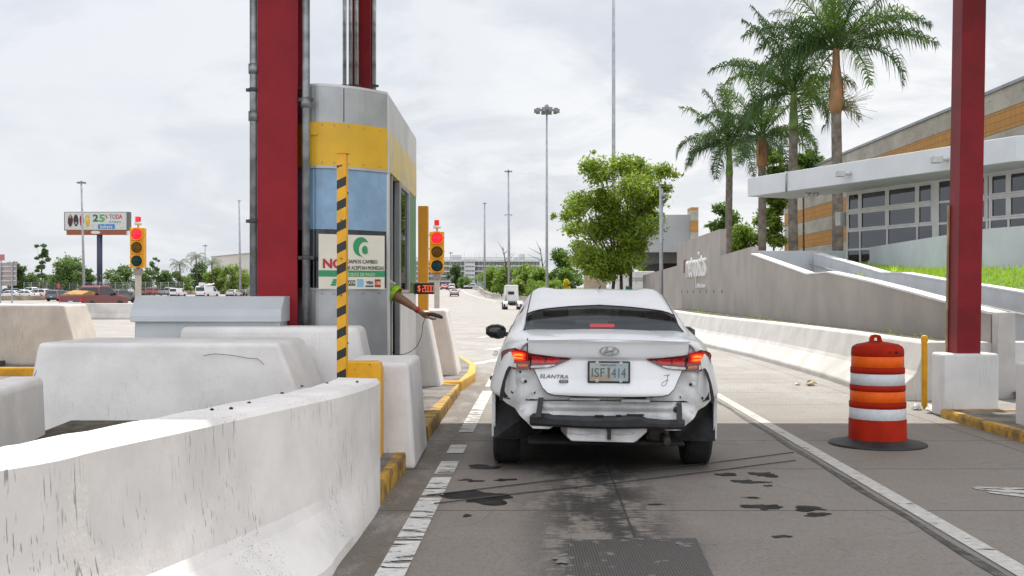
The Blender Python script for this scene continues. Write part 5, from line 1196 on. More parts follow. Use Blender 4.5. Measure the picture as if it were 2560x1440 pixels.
ct = [(1480, 432, 46), (1545, 415, 40), (1600, 428, 44), (1655, 425, 28), (1448, 418, 26), (1682, 438, 15), (1428, 505, 38), (1495, 500, 48), (1560, 480, 50), (1625, 490, 42), (1660, 470, 20), (1413, 570, 30), (1475, 575, 50), (1545, 565, 50), (1605, 570, 40), (1632, 540, 22), (1450, 640, 40), (1520, 640, 46), (1582, 615, 32), (1495, 690, 26), (1428, 618, 28), (1560, 600, 40), (1470, 672, 30), (1545, 672, 24), (1600, 520, 45), (1450, 662, 44), (1500, 662, 46), (1550, 650, 40), (1425, 648, 28), (1412, 530, 34), (1590, 460, 40), (1520, 540, 46)]
ct += [(x + r_.normal() * rp * .9, y + r_.normal() * rp * .8, rp * .34) for x, y, rp in ct for _ in range(1)]
ct = [(x + 14 + (1540 - x) * .07, y, rp) for x, y, rp in ct]
tree('big yellow-green leafy tree standing beyond the white sedan', 1550, 62, ct, [lf_y, lf_y, lf_g], 36000, .105, (-18, 0, 26), None, 4, .13, .25, limbs=12)
def quick_tree(label, px, ytop, ybot, wpx, D, mats, n, size, group, seed, sparse=False, trunk=True):
    r = np.random.default_rng(seed); h = ybot - ytop; k = 7 if not sparse else 16; cl = []
    for i in range(k):
        v = (i + .5) / k; wv = math.sin(math.pi * min(.94, max(.12, v * .85 + .1))) if not sparse else .8
        for j in range(1 if sparse else 3): cl.append((px + r.normal() * wpx * .24 * wv, ytop + h * (.08 + (.62 if sparse else .80) * v) + r.normal() * h * .04, (wpx * .26 if not sparse else wpx * .15) * (.6 + .6 * r.random())))
    return tree(label, px, D, cl, mats, int(n * 1.7), size * .8, [0], group, seed, max(.08, wpx * D / F * .02), limbs=14 if sparse else 5)
QT = [
 ('rounded pale green tree beside the road pole at far right of the ramp parapet', 1232, 668, 735, 62, 245, [lf_b, lf_g], 2600, .30), ('bright bushy tree over the semi truck cab, left half', 1268, 665, 745, 60, 214, [lf_b, lf_g], 2600, .30),
 ('bright green tree directly behind the semi truck', 1310, 664, 750, 66, 206, [lf_b, lf_b, lf_g], 3000, .30), ('dark spreading tree left of the big yellow-green tree', 1398, 628, 735, 84, 196, [lf_d, lf_g], 3800, .30),
 ('mid-green tree between the semi truck and the dark spreading tree', 1352, 668, 750, 60, 200, [lf_g, lf_b], 2600, .28), ('low olive tree in front of the dark spreading tree', 1418, 672, 745, 60, 190, [lf_g, lf_d], 2200, .27),
 ('small light green bush at the foot of the tall bare pole', 1300, 698, 756, 46, 202, [lf_b], 1400, .24), ('low bright shrub along the parapet behind the truck wheels', 1345, 700, 765, 60, 189, [lf_b, lf_g], 1700, .22), ('pale shrub just left of the sedan roof edge', 1385, 700, 762, 56, 184, [lf_b, lf_g], 1600, .22),
 ('yellow flowering shrub above the sedan roof', 1417, 697, 737, 20, 175, [leaf_mat('leaf_yellow', (.40, .34, .01), (.60, .50, .02), .4)], 500, .18),
 ('grey-green faint tree in front of the parking garage stairs', 1140, 665, 722, 34, 330, [lf_fd], 900, .55), ('low faint bush below the parking garage', 1163, 694, 722, 36, 325, [lf_far], 800, .5)]
for i, a in enumerate(QT): quick_tree(a[0], a[1], a[2], a[3], a[4], a[5], a[6], a[7], a[8] * 1.25, 'trees along the right of the climbing road', 30 + i)
# behind the sign wall and canopy
for i, a in enumerate([('dark tree behind the sign wall beside the first palm trunk', 1812, 512, 640, 84, 80, [lf_d, lf_g], 3400, .2), ('bright low tree behind the sign wall between the palm trunks', 1860, 572, 650, 90, 70, [lf_b, lf_g], 2800, .17),
                       ('tall loose tree behind the canopy end between the second and third palm', 1930, 372, 640, 86, 62, [lf_g, lf_y, lf_d], 5200, .15), ('leafy tree top showing above the canopy right of the third palm', 2010, 372, 470, 74, 66, [lf_g, lf_d], 2400, .17),
                       ('green tree glimpsed under the grey building', 1625, 655, 700, 60, 95, [lf_g, lf_b], 1300, .22)]):
    quick_tree(a[0], a[1], a[2], a[3], a[4], a[5], a[6], a[7], a[8], 'trees behind the sign wall', 60 + i)
bdm = MB(); q = P(1253, 700, 300)
for px, yt, lb in ((1258, 617, 'bare dead tree poking above the garage trees'), (1350, 618, 'thin bare tree left of the tall tapering pole')):
    mb = MB(); D = 210; b = P(px + 12, 705, D); r = np.random.default_rng(px)
    tp_ = P(px, yt, D); mid = b.lerp(tp_, .5); mb.tube([b, mid, tp_], [.22, .14, .04], 6)
    for k in range(7): a = b.lerp(tp_, .35 + .09 * k); mb.tube([a, a + Vector((r.normal() * 1.2, r.normal(), 1.0 + r.random()))], [.07, .02], 5)
    mb.tube([Vector((b.x, b.y, T(b.x, D))), b], .22, 6); tag(mb.build('bare_tree', bark), lb, 'tree', 'bare trees before the parking garage')

frond_m = leaf_mat('palm_frond', (.012, .040, .008), (.048, .10, .016), .18); frond_l = leaf_mat('palm_frond_light', (.035, .085, .012), (.10, .17, .025), .25)
shaft_g = M('crownshaft_green', (.13, .22, .03), .4, var=.3, vs=4, streak=.15); shaft_b = M('crownshaft_brown', (.30, .13, .055), .6, var=.4, vs=3, col2=(.18, .13, .05), bump=.2)
def frond(parent, base, az, el, L, droop, mat, seed, nl=56, ll=.78):
    r = np.random.default_rng(seed); pts = []; p = Vector(base); e_ = el; st = L / 14
    for i in range(15): pts.append(p.copy()); p = p + Vector((math.cos(az) * math.cos(e_), math.sin(az) * math.cos(e_), math.sin(e_))) * st; e_ -= droop * (.5 + i / 9) / 14
    mb = MB(); mb.tube(pts, [.028 * (1 - i / 16) + .004 for i in range(15)], 5)
    side = Vector((-math.sin(az), math.cos(az), 0))
    for k in range(nl):
        t_ = .10 + .90 * (k + .5) / nl; f = t_ * 13.99; i = int(f); q = pts[i].lerp(pts[min(i + 1, 14)], f - i); tg = (pts[min(i + 1, 14)] - pts[max(i - 1, 0)]).normalized()
        l = ll * (math.sin(math.pi * (t_ * .80 + .17)) ** .6) * (.85 + .3 * r.random())
        for s in (-1, 1):
            dv = (side * s * (.85 + .2 * r.normal()) + tg * .75 + Vector((0, 0, .28 + .35 * r.normal()))).normalized(); w = tg * .023
            m1 = q + dv * l * .5; tip = q + dv * l * .86 + Vector((0, 0, -l * (.50 + .25 * r.random())))
            mb.add([q - w, q + w, m1 + w * .9, m1 - w * .9, tip], [(0, 1, 2, 3), (3, 2, 4)])
    return mb.build('frond', mat, parent, fix=False)
def palm(label, px, D, y_base, y_sh0, y_sh1, dia, shaft, nf, L, seed, special=(), ph=0.):
    s = D / F; x = (px - 1280) * s; z = lambda y: CH + (HZ - y) * s; r = np.random.default_rng(seed)
    t = thing('palm_tree', label, 'palm tree', (x, D, 0), 0, 'royal palms behind the canopy')
    mb = MB(); zz = np.linspace(0, z(y_sh0), 40); rr = [dia / 2 * (1.08 - .18 * k / 39) * (1.03 if k % 2 else 1.) for k in range(40)]
    mb.tube([(x + .03 * math.sin(q * .6 + seed), D, q) for q in zz], rr, 14); mb.build('trunk', bark_g, t)
    xt = x + .03 * math.sin(z(y_sh0) * .6 + seed)
    bul = shaft is shaft_b; z0, z1 = z(y_sh0), z(y_sh1); hh = z1 - z0
    prof = [(dia * .46, 0), (dia * (.68 if bul else .52), hh * .12), (dia * (.62 if bul else .46), hh * .4), (dia * (.36 if bul else .36), hh * .75), (dia * .30, hh), (.02, hh + .15)]
    MB().lathe(prof, (xt, D, z0), 16).build('crownshaft', shaft, t)
    if bul:
        mb = MB()
        for k in range(4):
            a = k * 1.7 + seed; c_ = Vector((math.cos(a), math.sin(a) * .8, 0)); b0 = Vector((xt, D, z0 + hh * .1)) + c_ * dia * .5
            mb.loft([[b0 + Vector((-c_.y, c_.x, 0)) * .07, b0 - Vector((-c_.y, c_.x, 0)) * .07], [b0 + c_ * .13 + Vector((0, 0, hh * .35)) + Vector((-c_.y, c_.x, 0)) * .11, b0 + c_ * .13 + Vector((0, 0, hh * .35)) - Vector((-c_.y, c_.x, 0)) * .11], [b0 + c_ * .02 + Vector((0, 0, hh * .85)) + Vector((-c_.y, c_.x, 0)) * .02, b0 + c_ * .02 + Vector((0, 0, hh * .85)) - Vector((-c_.y, c_.x, 0)) * .02]], 0, False, True, False)
        mb.build('leaf_sheath', shaft_b, t, fix=False)
    base = (xt, D, z1 - .05)
    for k in range(nf):
        az = k * 2.39996 + ph; u = k / nf; el = R(84 - 90 * u + 7 * r.normal()); frond(t, base, az, el, L * (.85 + .25 * r.random()) * (1.28 if u < .4 else 1.), R((24 if u < .4 else 36) + 50 * u + 8 * r.normal()), frond_m if k % 3 else frond_l, seed * 50 + k)
    for az, el, l_, dr_ in special: frond(t, base, R(az), R(el), l_, R(dr_), frond_m, seed * 77 + int(az), 72)
    return t, xt
palm('leftmost and farthest royal palm, smooth green crownshaft, drooping left frond', 1822, 55, 625, 442, 366, .37, shaft_g, 17, 2.9, 3, ((178, 34, 3.3, 105), (200, 10, 2.8, 80), (10, 35, 2.6, 90)), 1.)
palm('second royal palm from the left, brown peeling sheath under its crown', 1904, 48, 635, 420, 338, .36, shaft_b, 18, 2.9, 5, ((0, 25, 2.9, 90), (170, 45, 3.2, 70)), 2.)
palm('third royal palm, tall with a long bright green crownshaft', 1984, 42, 630, 328, 232, .36, shaft_g, 18, 2.9, 8, ((178, 42, 3.6, 60), (-10, -5, 2.2, 110), (170, 70, 3.6, 30)), .4)
t4, xt4 = palm('rightmost and nearest royal palm, brown sheaths and a long frond to the right', 2092, 37, 625, 284, 122, .37, shaft_b, 22, 3.2, 12, ((2, 26, 3.7, 52), (-8, 40, 3.4, 60), (172, 36, 3.4, 60), (186, 15, 2.4, 100)), 1.6)
mb = MB(); r = np.random.default_rng(2); b = Vector((xt4 + .15, 36.9, CH + (HZ - 275) * 37 / F))
for k in range(60): d_ = Vector((.25 + abs(r.normal()) * .4, r.normal() * .3, .15 + r.normal() * .35)); mb.tube([b, b + d_ * .55 + Vector((0, 0, .05)), b + d_ + Vector((0, 0, -.05))], .006, 4)
mb.build('flower_stalk', M('dry_stalk', (.28, .24, .14), .8), t4)
# ================================================================ poles, garage, far traffic
def lattice_head(t, x, D, z, w, n=10):
    mb = MB()
    for k in range(n):
        a = k * 2 * math.pi / n; c_ = Vector((x + math.cos(a) * w / 2, D + math.sin(a) * w / 2, z)); mb.tube([(x, D, z), c_], w * .02, 5); mb.box(c_.x - w * .09, c_.x + w * .09, c_.y - w * .09, c_.y + w * .09, c_.z - w * .13, c_.z + w * .04)
    mb.lathe([(w * .10, -.2 * w), (w * .16, 0), (w * .10, .18 * w), (w * .03, .3 * w)], (x, D, z), 10); mb.build('lamp_head', M('lamp_head_grey', (.22, .23, .24), .5, metal=.4), t)
def mast(label, px, ytop, D, r0, r1, head=0., px_base=None, bracket=None, z_cap=None):
    s = D / F; x = (px - 1280) * s; xb = ((px_base or px) - 1280) * s; z1 = CH + (HZ - ytop) * s; z0 = T(xb, D) - .1
    t = thing('light_mast', label, 'light mast', (xb, D, z0), 0, 'light masts along the motorway')
    MB().tube([(xb, D, z0), (xb + (x - xb) * .5, D, (z0 + z1) / 2), (x, D, z1)], [r0, (r0 + r1) / 2, r1], 12).build('pole', pole_steel, t)
    if head: lattice_head(t, x, D, z1, head)
    if bracket: zb = CH + (HZ - bracket) * s; MB().box(x - .6, x + .6, D - .06, D + .06, zb - .06, zb + .06).box(x - .7, x - .45, D - .15, D + .15, zb - .15, zb).box(x + .45, x + .7, D - .15, D + .15, zb - .15, zb).build('bracket', pole_steel, t)
mast('tallest mast, its top out of the frame, rising behind the leafy tree', 1534, -60, 100, .19, .14)
mast('high mast with a wide ring of lamps left of the leafy tree', 1367, 275, 170, .24, .13, 3.4)
mast('high mast with boxy lamp cluster and a cross bracket halfway up', 1271, 428, 190, .26, .13, 1.15, 1273, 537)
mast('slender mast with boxy head nearest the climbing road', 1211.5, 508, 230, .28, .14, .75)
mast('leaning mast with a lamp ring crossing in front of the billboard', 203.5, 456, 200, .26, .16, 1.4, 211)
mast('slender mast just left of the broad red column', 598, 502, 210, .24, .14, .6, 601)
mast('small faint mast behind the coconut palms', 513, 614, 400, .25, .14, 1.5); mast('faint thin mast before the parking garage', 1127, 632, 360, .25, .14, 1.2)
mast('grey camera pole between the leafy tree and the grey building', 1653, 472, 52, .10, .09)
q = P(1660, 488, 51.8); tag(MB().box(q.x - .1, q.x + .16, q.y, q.y + .2, q.z - .06, q.z + .1).box(q.x - .02, q.x + .12, q.y - .15, q.y, q.z - .02, q.z + .06).build('pole_camera', pole_steel, None, .01), 'small grey camera box fixed near the top of the grey pole', 'camera')

gsl = M('garage_slab', (.58, .58, .59), .8, var=.06, vs=.2); gdk = M('garage_dark', (.11, .12, .135), .9, var=.2, vs=.3); glv = M('garage_louvre', (.44, .45, .47), .7)
pg = thing('parking_garage', 'long pale multi-storey parking garage on the horizon behind the road', 'parking garage', (-15, 430, 3)); D = 420; s = D / F
X_ = lambda px: (px - 1280) * s; Z_ = lambda y: CH + (HZ - y) * s
MB().box(X_(1020), X_(1350), D + 3, D + 30, 2, Z_(652)).build('core', gdk, pg)
for i, y in enumerate((652, 664, 677, 689, 702)): MB().box(X_(1018), X_(1352), D - .2, D + 3.2, Z_(y + 2.4), Z_(y - (3.2 if i == 0 else .4))).build('floor_slab', gsl, pg)
mb = MB()
for k in range(96):
    px = 1020 + k * 3.45
    if 1159 < px < 1190: continue
    mb.box(X_(px) - .11, X_(px) + .11, D + .05, D + .4, 2.5, Z_(655))
mb.build('louvre_screen', glv, pg)
MB().box(X_(1161), X_(1188), D - 1.2, D - .25, 2, Z_(648)).build('stair_tower', gsl, pg)
mb = MB()
for y in (654, 664.5, 675, 685.5, 696):
    for k in range(6): mb.box(X_(1164 + 4 * k), X_(1166.4 + 4 * k), D - 1.24, D - 1.1, Z_(y + 4.2), Z_(y))
mb.build('window_opening', gdk, pg)
mb = MB()
for k in range(60): mb.box(X_(1020 + 5.5 * k) - .05, X_(1020 + 5.5 * k) + .05, D, D + .1, Z_(649), Z_(643.5))
mb.box(X_(1020), X_(1350), D, D + .1, Z_(644.5), Z_(643.3)); mb.box(X_(1020), X_(1350), D, D + .1, Z_(647), Z_(646.4)); mb.build('roof_railing', glv, pg)
MB().box(X_(1127), X_(1150), D + 6, D + 12, Z_(652), Z_(636)).build('roof_block', gsl, pg); MB().box(X_(1286), X_(1300), D + 5, D + 12, Z_(655), Z_(643)).box(X_(1297), X_(1313), D + 8, D + 15, Z_(655), Z_(633)).build('roof_block', gsl, pg)
MB().box(X_(1193), X_(1213), D - 6, D - 1.3, 2, Z_(688)).build('annexe', M('grey_annexe', (.36, .38, .41), .8), pg)
mb = MB()
for px, y in ((1160, 630), (1187, 630), (1240, 632), (1198, 634)): mb.box(X_(px) - .06, X_(px) + .06, D + 3, D + 3.1, Z_(650), Z_(y))
mb.build('roof_pole', glv, pg)

# generic vehicles for the traffic beyond the plaza
tail = M('far_tail', (.45, .015, .015), .3, emit=.12); vglass = M('vehicle_glass', (.015, .017, .02), .08, coat=.3)
hub = M('hub_grey', (.35, .35, .36), .35, metal=.6)
KD = {  # body side outline (y,z), cabin outline, half widths
 'sedan': ([(-2.3, .32), (-2.32, .6), (-2.28, .88), (-2.15, .98), (-1.5, 1.0), (.9, .97), (1.9, .82), (2.25, .62), (2.28, .32)], [(-1.95, .985), (-1.15, 1.38), (-.7, 1.44), (.25, 1.43), (1.2, .955)], .90, .62, .33, 1.38),
 'suv': ([(-2.2, .38), (-2.23, .7), (-2.2, 1.0), (-2.1, 1.08), (1.0, 1.06), (2.0, .95), (2.25, .7), (2.25, .35)], [(-2.15, 1.06), (-1.85, 1.58), (-1.5, 1.68), (.2, 1.66), (1.15, 1.05)], .92, .68, .36, 1.38),
 'pickup': ([(-2.85, .50), (-2.87, .75), (-2.85, 1.12), (-.85, 1.12), (1.3, 1.12), (2.5, 1.05), (2.75, .8), (2.75, .45)], [(-.85, 1.11), (-.70, 1.72), (-.45, 1.84), (.75, 1.80), (1.55, 1.11)], .98, .74, .40, 1.75),
 'van': ([(-2.7, .40), (-2.72, .8), (-2.7, 1.2), (1.5, 1.2), (2.4, 1.05), (2.7, .85), (2.7, .4)], [(-2.7, 1.19), (-2.66, 1.95), (-2.5, 2.05), (.9, 2.05), (1.9, 1.18)], .99, .88, .38, 1.65)}
def vehicle(name, label, cat, kind, paint, px, D, rz, group, sc=1., x=None, z=None, extras=None):
    x = (px - 1280) * D / F if x is None else x
    t = thing(name, label, cat, (x, D, T(x, D) + .01 if z is None else z), R(rz), group); t.scale = (sc,) * 3
    lo, cab, hw, rw, wr, wy = KD[kind]
    def sect(pr, fw): return [[(sg * fw(z_), y_, z_) for y_, z_ in pr] for sg in (-1, 1)]
    zb = min(z_ for _, z_ in cab); zt = max(z_ for _, z_ in cab)
    fwl = lambda z_: hw * (.94 if z_ < .5 else 1.); fwc = lambda z_: hw * .97 + (rw - hw * .97) * (z_ - zb) / (zt - zb)
    m = MB(); m.loft(sect(lo, fwl), 0, True); m.loft(sect(cab, fwc), 0, True)
    if kind == 'pickup': pass
    b = m.build('body', paint, t, .05, 2, world=False)
    def inset(q, k, off):
        c_ = sum((Vector(p) for p in q), Vector()) / len(q); nrm = (Vector(q[1]) - Vector(q[0])).cross(Vector(q[2]) - Vector(q[0])).normalized()
        if nrm.dot(c_ - Vector((0, 0, 1))) < 0: nrm = -nrm
        return [c_ + (Vector(p) - c_) * k + nrm * off for p in q]
    def pane(nm, qs, k=.86):
        mb = MB()
        for q in qs:
            q = inset(q, k, .015); mb.add(q, [tuple(range(len(q)))])
        return mb.build(nm, vglass, t, world=False, fix=False)
    C = [[(sg * fwc(z_), y_, z_) for y_, z_ in cab] for sg in (-1, 1)]
    pane('rear_window', [[C[0][0], C[1][0], C[1][1], C[0][1]]], .84); pane('windscreen', [[C[0][-1], C[1][-1], C[1][-2], C[0][-2]]])
    sw_ = []
    for sg in (-1, 1):
        y0, y1 = cab[1][0] + .10, cab[-2][0]; ys = [(cab[0][0] * .55 + y0 * .45, y0, (y0 + y1) / 2 - .03)] if kind != 'van' else []
        zl, zh = zb + .06, zt - .12
        f = lambda y_, z_: (sg * (fwc(z_) + .012), y_, z_)
        if kind != 'van': sw_.append([f(cab[0][0] * .6 + y0 * .4, zl), f((y0 + y1) / 2 - .05, zl), f((y0 + y1) / 2 - .05, zh), f(y0 + .05, zh)])
        ms = (y0 + y1) / 2 + .03 if kind != 'van' else .35
        sw_.append([f(ms, zl), f(cab[-1][0] * .7 + y1 * .3, zl), f(y1 - .02, zh), f(ms, zh)])
    for q in sw_: MB().add(q, [(0, 1, 2, 3)]).build('side_window', vglass, t, world=False, fix=False)
    yb = lo[1][0]
    for sg in (-1, 1): MB().box(sg * hw * .86 - .11, sg * hw * .86 + .11, yb - .02, yb + .12, .68 if kind != 'suv' else .85, .95 if kind != 'suv' else 1.12).build('taillight', tail, t, .01, world=False)
    MB().box(-hw * .9, hw * .9, yb - .05, yb + .05, lo[0][1] - .02, lo[0][1] + .16).build('rear_bumper', trim if kind != 'pickup' else chrome, t, .02, world=False)
    MB().box(-.16, .16, yb - .03, yb, .62, .74).build('number_plate', alu_white, t, world=False)
    MB().box(-hw * .8, hw * .8, lo[0][0] + .2, lo[-1][0] - .2, .22, lo[0][1]).build('chassis', under, t, world=False)
    for sg in (-1, 1):
        for y in (-wy, wy * .98):
            tw = MB().lathe([(wr * .6, -.11), (wr * .96, -.11), (wr, -.07), (wr, .07), (wr * .96, .11), (wr * .6, .11)], (sg * (hw - .09), y, wr), 20, 0, 'x').build('tyre', rubber, t, world=False)
            MB().lathe([(wr * .62, sg * .10), (wr * .3, sg * .09), (.001, sg * .10)], (sg * (hw - .09), y, wr), 14, 0, 'x').build('rim', hub, tw, world=False)
    for sg in (-1, 1): MB().box(sg * hw + min(0, sg * .2), sg * hw + max(0, sg * .2), .75, .9, zb, zb + .2).build('door_mirror', trim, t, .02, world=False)
    if extras: extras(t)
    return t
vp = lambda n_, c_: M('paint_' + n_, c_, .28, var=.04, coat=.6)
W_, S_, BK, MR, RD_, DB, GG, BG = vp('white', (.72, .72, .73)), vp('silver', (.42, .44, .45)), vp('black', (.02, .022, .025)), vp('maroon', (.155, .014, .020)), vp('red', (.42, .022, .03)), vp('slate', (.10, .12, .15)), vp('dark_green', (.075, .085, .075)), vp('champagne', (.42, .33, .32))
gl_ = 'vehicles on the far left lanes'
vehicle('suv', 'slate blue suv at far left just behind the maroon pickup', 'suv', 'suv', DB, 147, 158, -5, gl_); vehicle('parked_car', 'black car peeping out between the slate suv and the maroon pickup', 'car', 'sedan', BK, 173, 170, -5, gl_)
def load(t):
    mb = MB(); mb.loft([[(-.75, -2.7, 1.13), (.75, -2.7, 1.13), (.75, -2.7, 1.2), (-.75, -2.7, 1.22)], [(-.6, -1.9, 1.13), (.8, -1.9, 1.13), (.8, -1.9, 1.45), (-.5, -1.9, 1.5)], [(-.8, -1.0, 1.13), (.7, -1.0, 1.13), (.7, -1.0, 1.35), (-.8, -1.0, 1.4)]]); mb.build('tarpaulin_load', M('tan_tarp', (.42, .24, .07), .8, var=.2), t, .02, world=False)
    MB().tube([(-.95, -2.75, 1.1), (-1.0, -2.85, 1.8)], .03, 6).box(-1.12, -.86, -2.86, -2.83, 1.65, 1.95).build('red_flag', RD_, t, world=False)
    MB().box(-.6, -.55, -.4, .7, 1.86, 1.92).box(.55, .6, -.4, .7, 1.86, 1.92).box(-.548, .548, -.3, -.25, 1.88, 1.9).build('roof_rack', trim, t, world=False)
vehicle('pickup_truck', 'maroon pickup with a tan load in its bed at far left', 'pickup truck', 'pickup', MR, 238, 79, -13, gl_, extras=load)
vehicle('suv', 'dark green-grey suv ahead of the maroon pickup', 'suv', 'suv', GG, 303, 136, -10, gl_)
vehicle('pickup_truck', 'bright red pickup right of the left traffic light', 'pickup truck', 'pickup', RD_, 380, 240, -22, gl_); vehicle('pickup_truck', 'silver pickup right behind the bright red pickup', 'pickup truck', 'pickup', S_, 424, 235, -18, gl_)
vehicle('van', 'small white van in front of the silver pickup', 'van', 'van', W_, 445, 205, -8, gl_, .8)
def boom(t):
    MB().box(-.9, .9, -2.4, 0, 2.07, 2.15).build('roof_rack', W_, t, world=False); MB().tube([(.3, -2.2, 2.3), (.3, 1.2, 2.42), (.3, 1.8, 2.6)], [.16, .13, .1], 8).build('lift_boom', W_, t, world=False); MB().box(-.1, .7, -3.0, -2.2, 2.16, 2.7).build('bucket', W_, t, .03, world=False)
vehicle('van', 'white bucket van with a folded lift boom on its roof', 'van', 'van', W_, 519, 190, -12, gl_, extras=boom)
vehicle('sedan', 'silver sedan at the left edge of the broad red column pipe', 'car', 'sedan', S_, 585, 200, -5, gl_); vehicle('sedan', 'dark sedan half hidden by the left column pipe', 'car', 'sedan', BK, 612, 205, -5, gl_)
lot = 'cars parked in the far left lot'
for k, (px, D, kind, pm, lb, rz) in enumerate(((20, 200, 'suv', BK, 'black suv parked behind the stone wall, nearest the left edge', 70), (52, 205, 'sedan', W_, 'white sedan parked right of the black suv', 75), (80, 210, 'pickup', W_, 'white pickup parked in the back of the far left lot', 75), (25, 180, 'sedan', W_, 'white sedan parked in front of the black suv at the stone wall', 80),
                                               (62, 180, 'sedan', W_, 'white sedan in the front row of the lot, middle one', 80), (92, 182, 'suv', W_, 'white suv in the front row of the lot near the slate suv', 80), (118, 190, 'sedan', S_, 'silver car parked beside the slate suv', 75))):
    vehicle('parked_car', lb, 'car', kind, pm, px, D, rz, lot)
gr_ = 'cars on the climbing road ahead'
for px, D, kind, pm, lb, rz in ((1136, 218, 'sedan', BG, 'champagne sedan driving up the road, nearest of the cars ahead', 3), (1129, 290, 'suv', W_, 'white suv just above the champagne sedan', 4), (1150, 330, 'sedan', S_, 'low silver car between the white suv and the parked pair', 4),
                                (1169, 325, 'suv', W_, 'left one of two white suvs at the top of the road', -6), (1184, 322, 'suv', S_, 'right-hand silver suv of the pair at the top of the road', -8), (1110, 300, 'sedan', RD_, 'red car at the left of the group at the top of the road', 10)):
    vehicle('car_ahead', lb, 'car', kind, pm, px, D, rz, gr_)
# white tractor unit without a trailer
D = 140; x = (1279 - 1280) * D / F; tr_ = thing('semi_truck', 'white tractor unit without trailer driving up the road', 'truck', (x, D, T(x, D)), R(3)); tw_ = vp('truck_white', (.70, .70, .69))
MB().box(-.95, .95, .6, 2.6, 1.05, 2.95, top=(.06, .06, .05, .3)).build('cab', tw_, tr_, .08, 3, world=False); MB().loft([[(-.95, .62, 2.97), (.95, .62, 2.97), (.95, 2.3, 2.97), (-.95, 2.3, 2.97)], [(-.8, .7, 3.2), (.8, .7, 3.2), (.7, 1.9, 3.06), (-.7, 1.9, 3.06)]]).build('roof_fairing', tw_, tr_, .05, world=False)
MB().box(-.42, .38, .585, .62, 1.95, 2.35).build('rear_window', vglass, tr_, .02, world=False); MB().box(-.9, .9, 2.6, 4.0, .8, 1.75, top=(.1, .1, 0, .3)).build('bonnet', tw_, tr_, .1, world=False)
MB().box(-.42, -.30, -2.9, 3.8, .62, .88).box(.30, .42, -2.9, 3.8, .62, .88).box(-.42, .42, -2.95, -2.8, .55, .9).build('chassis', under, tr_, world=False); MB().box(-.45, .45, -1.9, -.9, .9, 1.02, top=(.1, .1, .1, .1)).build('fifth_wheel', rubber, tr_, world=False)
for sg in (-1, 1):
    for y in (-2.0, -.7, 3.1):
        wx = 1.0 if y < 0 else 1.08; ww = .3 if y < 0 else .14
        tw = MB().lathe([(.3, -ww), (.49, -ww), (.51, -ww + .05), (.51, ww - .05), (.49, ww), (.3, ww)], (sg * (wx - .1), y, .51), 20, 0, 'x').build('tyre', rubber, tr_, world=False); MB().lathe([(.3, sg * ww * .8), (.1, sg * ww * .5), (.001, sg * ww * .5)], (sg * (wx - .1), y, .51), 14, 0, 'x').build('rim', hub, tw, world=False)
    MB().loft([[(sg * .62, -2.0 + .6 * math.cos(a), .51 + .6 * math.sin(a)), (sg * 1.22, -2.0 + .6 * math.cos(a), .51 + .6 * math.sin(a)), (sg * 1.22, -2.0 + .57 * math.cos(a), .51 + .57 * math.sin(a)), (sg * .62, -2.0 + .57 * math.cos(a), .51 + .57 * math.sin(a))] for a in np.linspace(R(35), R(190), 8)]).build('mudguard', alu_white, tr_, world=False)
    MB().box(sg * 1.05 - .1, sg * 1.05 + .1, -2.72, -2.68, .25, .75).build('mud_flap', rubber, tr_, world=False); MB().box(sg * 1.2 - .08, sg * 1.2 + .08, 2.2, 2.35, 1.7, 2.35).build('door_mirror', trim, tr_, .03, world=False)
    MB().box(sg * .6 - .1, sg * .6 + .1, -2.98, -2.93, .65, .78).build('taillight', tail, tr_, world=False)
MB().cyl((-.75, .45, .8), (-.75, .45, 2.9), .07).build('exhaust_stack', chrome, tr_, world=False)

# ================================================================ far left: billboard, walls, trees, warehouse
D = 246; s = D / F; bb = thing('billboard', 'wide billboard with shoe advert on an orange gantry and dark blue pole', 'billboard', ((246 - 1280) * s, D, 0))
X_ = lambda px: (px - 1280) * s; Z_ = lambda y: CH + (HZ - y) * s
MB().box(X_(162), X_(316), D, D + .5, Z_(574.5), Z_(531)).build('screen', M('advert_white', (.60, .60, .585), .6, var=.14, vs=3.2), bb)
MB().box(X_(160), X_(323), D + .05, D + 1.4, Z_(576), Z_(529.5)).build('cabinet', M('billboard_grey', (.13, .13, .13), .6), bb); MB().box(X_(167), X_(314), D - .2, D + 1, Z_(587), Z_(576.3)).build('gantry', M('gantry_orange', (.33, .085, .03), .7, var=.15), bb)
mb = MB()
for k in range(5): mb.box(X_(316 + 3 * k) - .04, X_(316 + 3 * k) + .04, D, D + .08, Z_(588), Z_(578))
for y in (578, 583, 588): mb.box(X_(314), X_(330), D, D + .08, Z_(y) - .04, Z_(y) + .04)
mb.build('catwalk', alu_white, bb)
MB().cyl((X_(247), D + .5, 0), (X_(247), D + .5, Z_(587)), .62, n=20).build('pole', M('pole_blue', (.035, .04, .085), .5, var=.1), bb)
MB().prism([(X_(240) + 1.08 * math.cos(k * math.pi / 12), Z_(581) + .36 * math.sin(k * math.pi / 12)) for k in range(24)], D - .32, D - .21).build('oval_plate', alu_white, bb)
def shoe(px0, px1, y0, y1, mat, seed):
    rg = np.random.default_rng(seed); pl_ = []
    cx_, cy_ = X_((px0 + px1) / 2), Z_((y0 + y1) / 2); a_, b_ = (X_(px1) - X_(px0)) / 2, (Z_(y0) - Z_(y1)) / 2
    for k in range(20):
        a = k * math.pi / 10; pl_.append((cx_ + a_ * math.cos(a) * (.95 + .12 * math.sin(2 * a + seed)), cy_ + b_ * math.sin(a)))
    MB().prism(pl_, D - .05, D - .005).build('shoe_print', mat, bb)
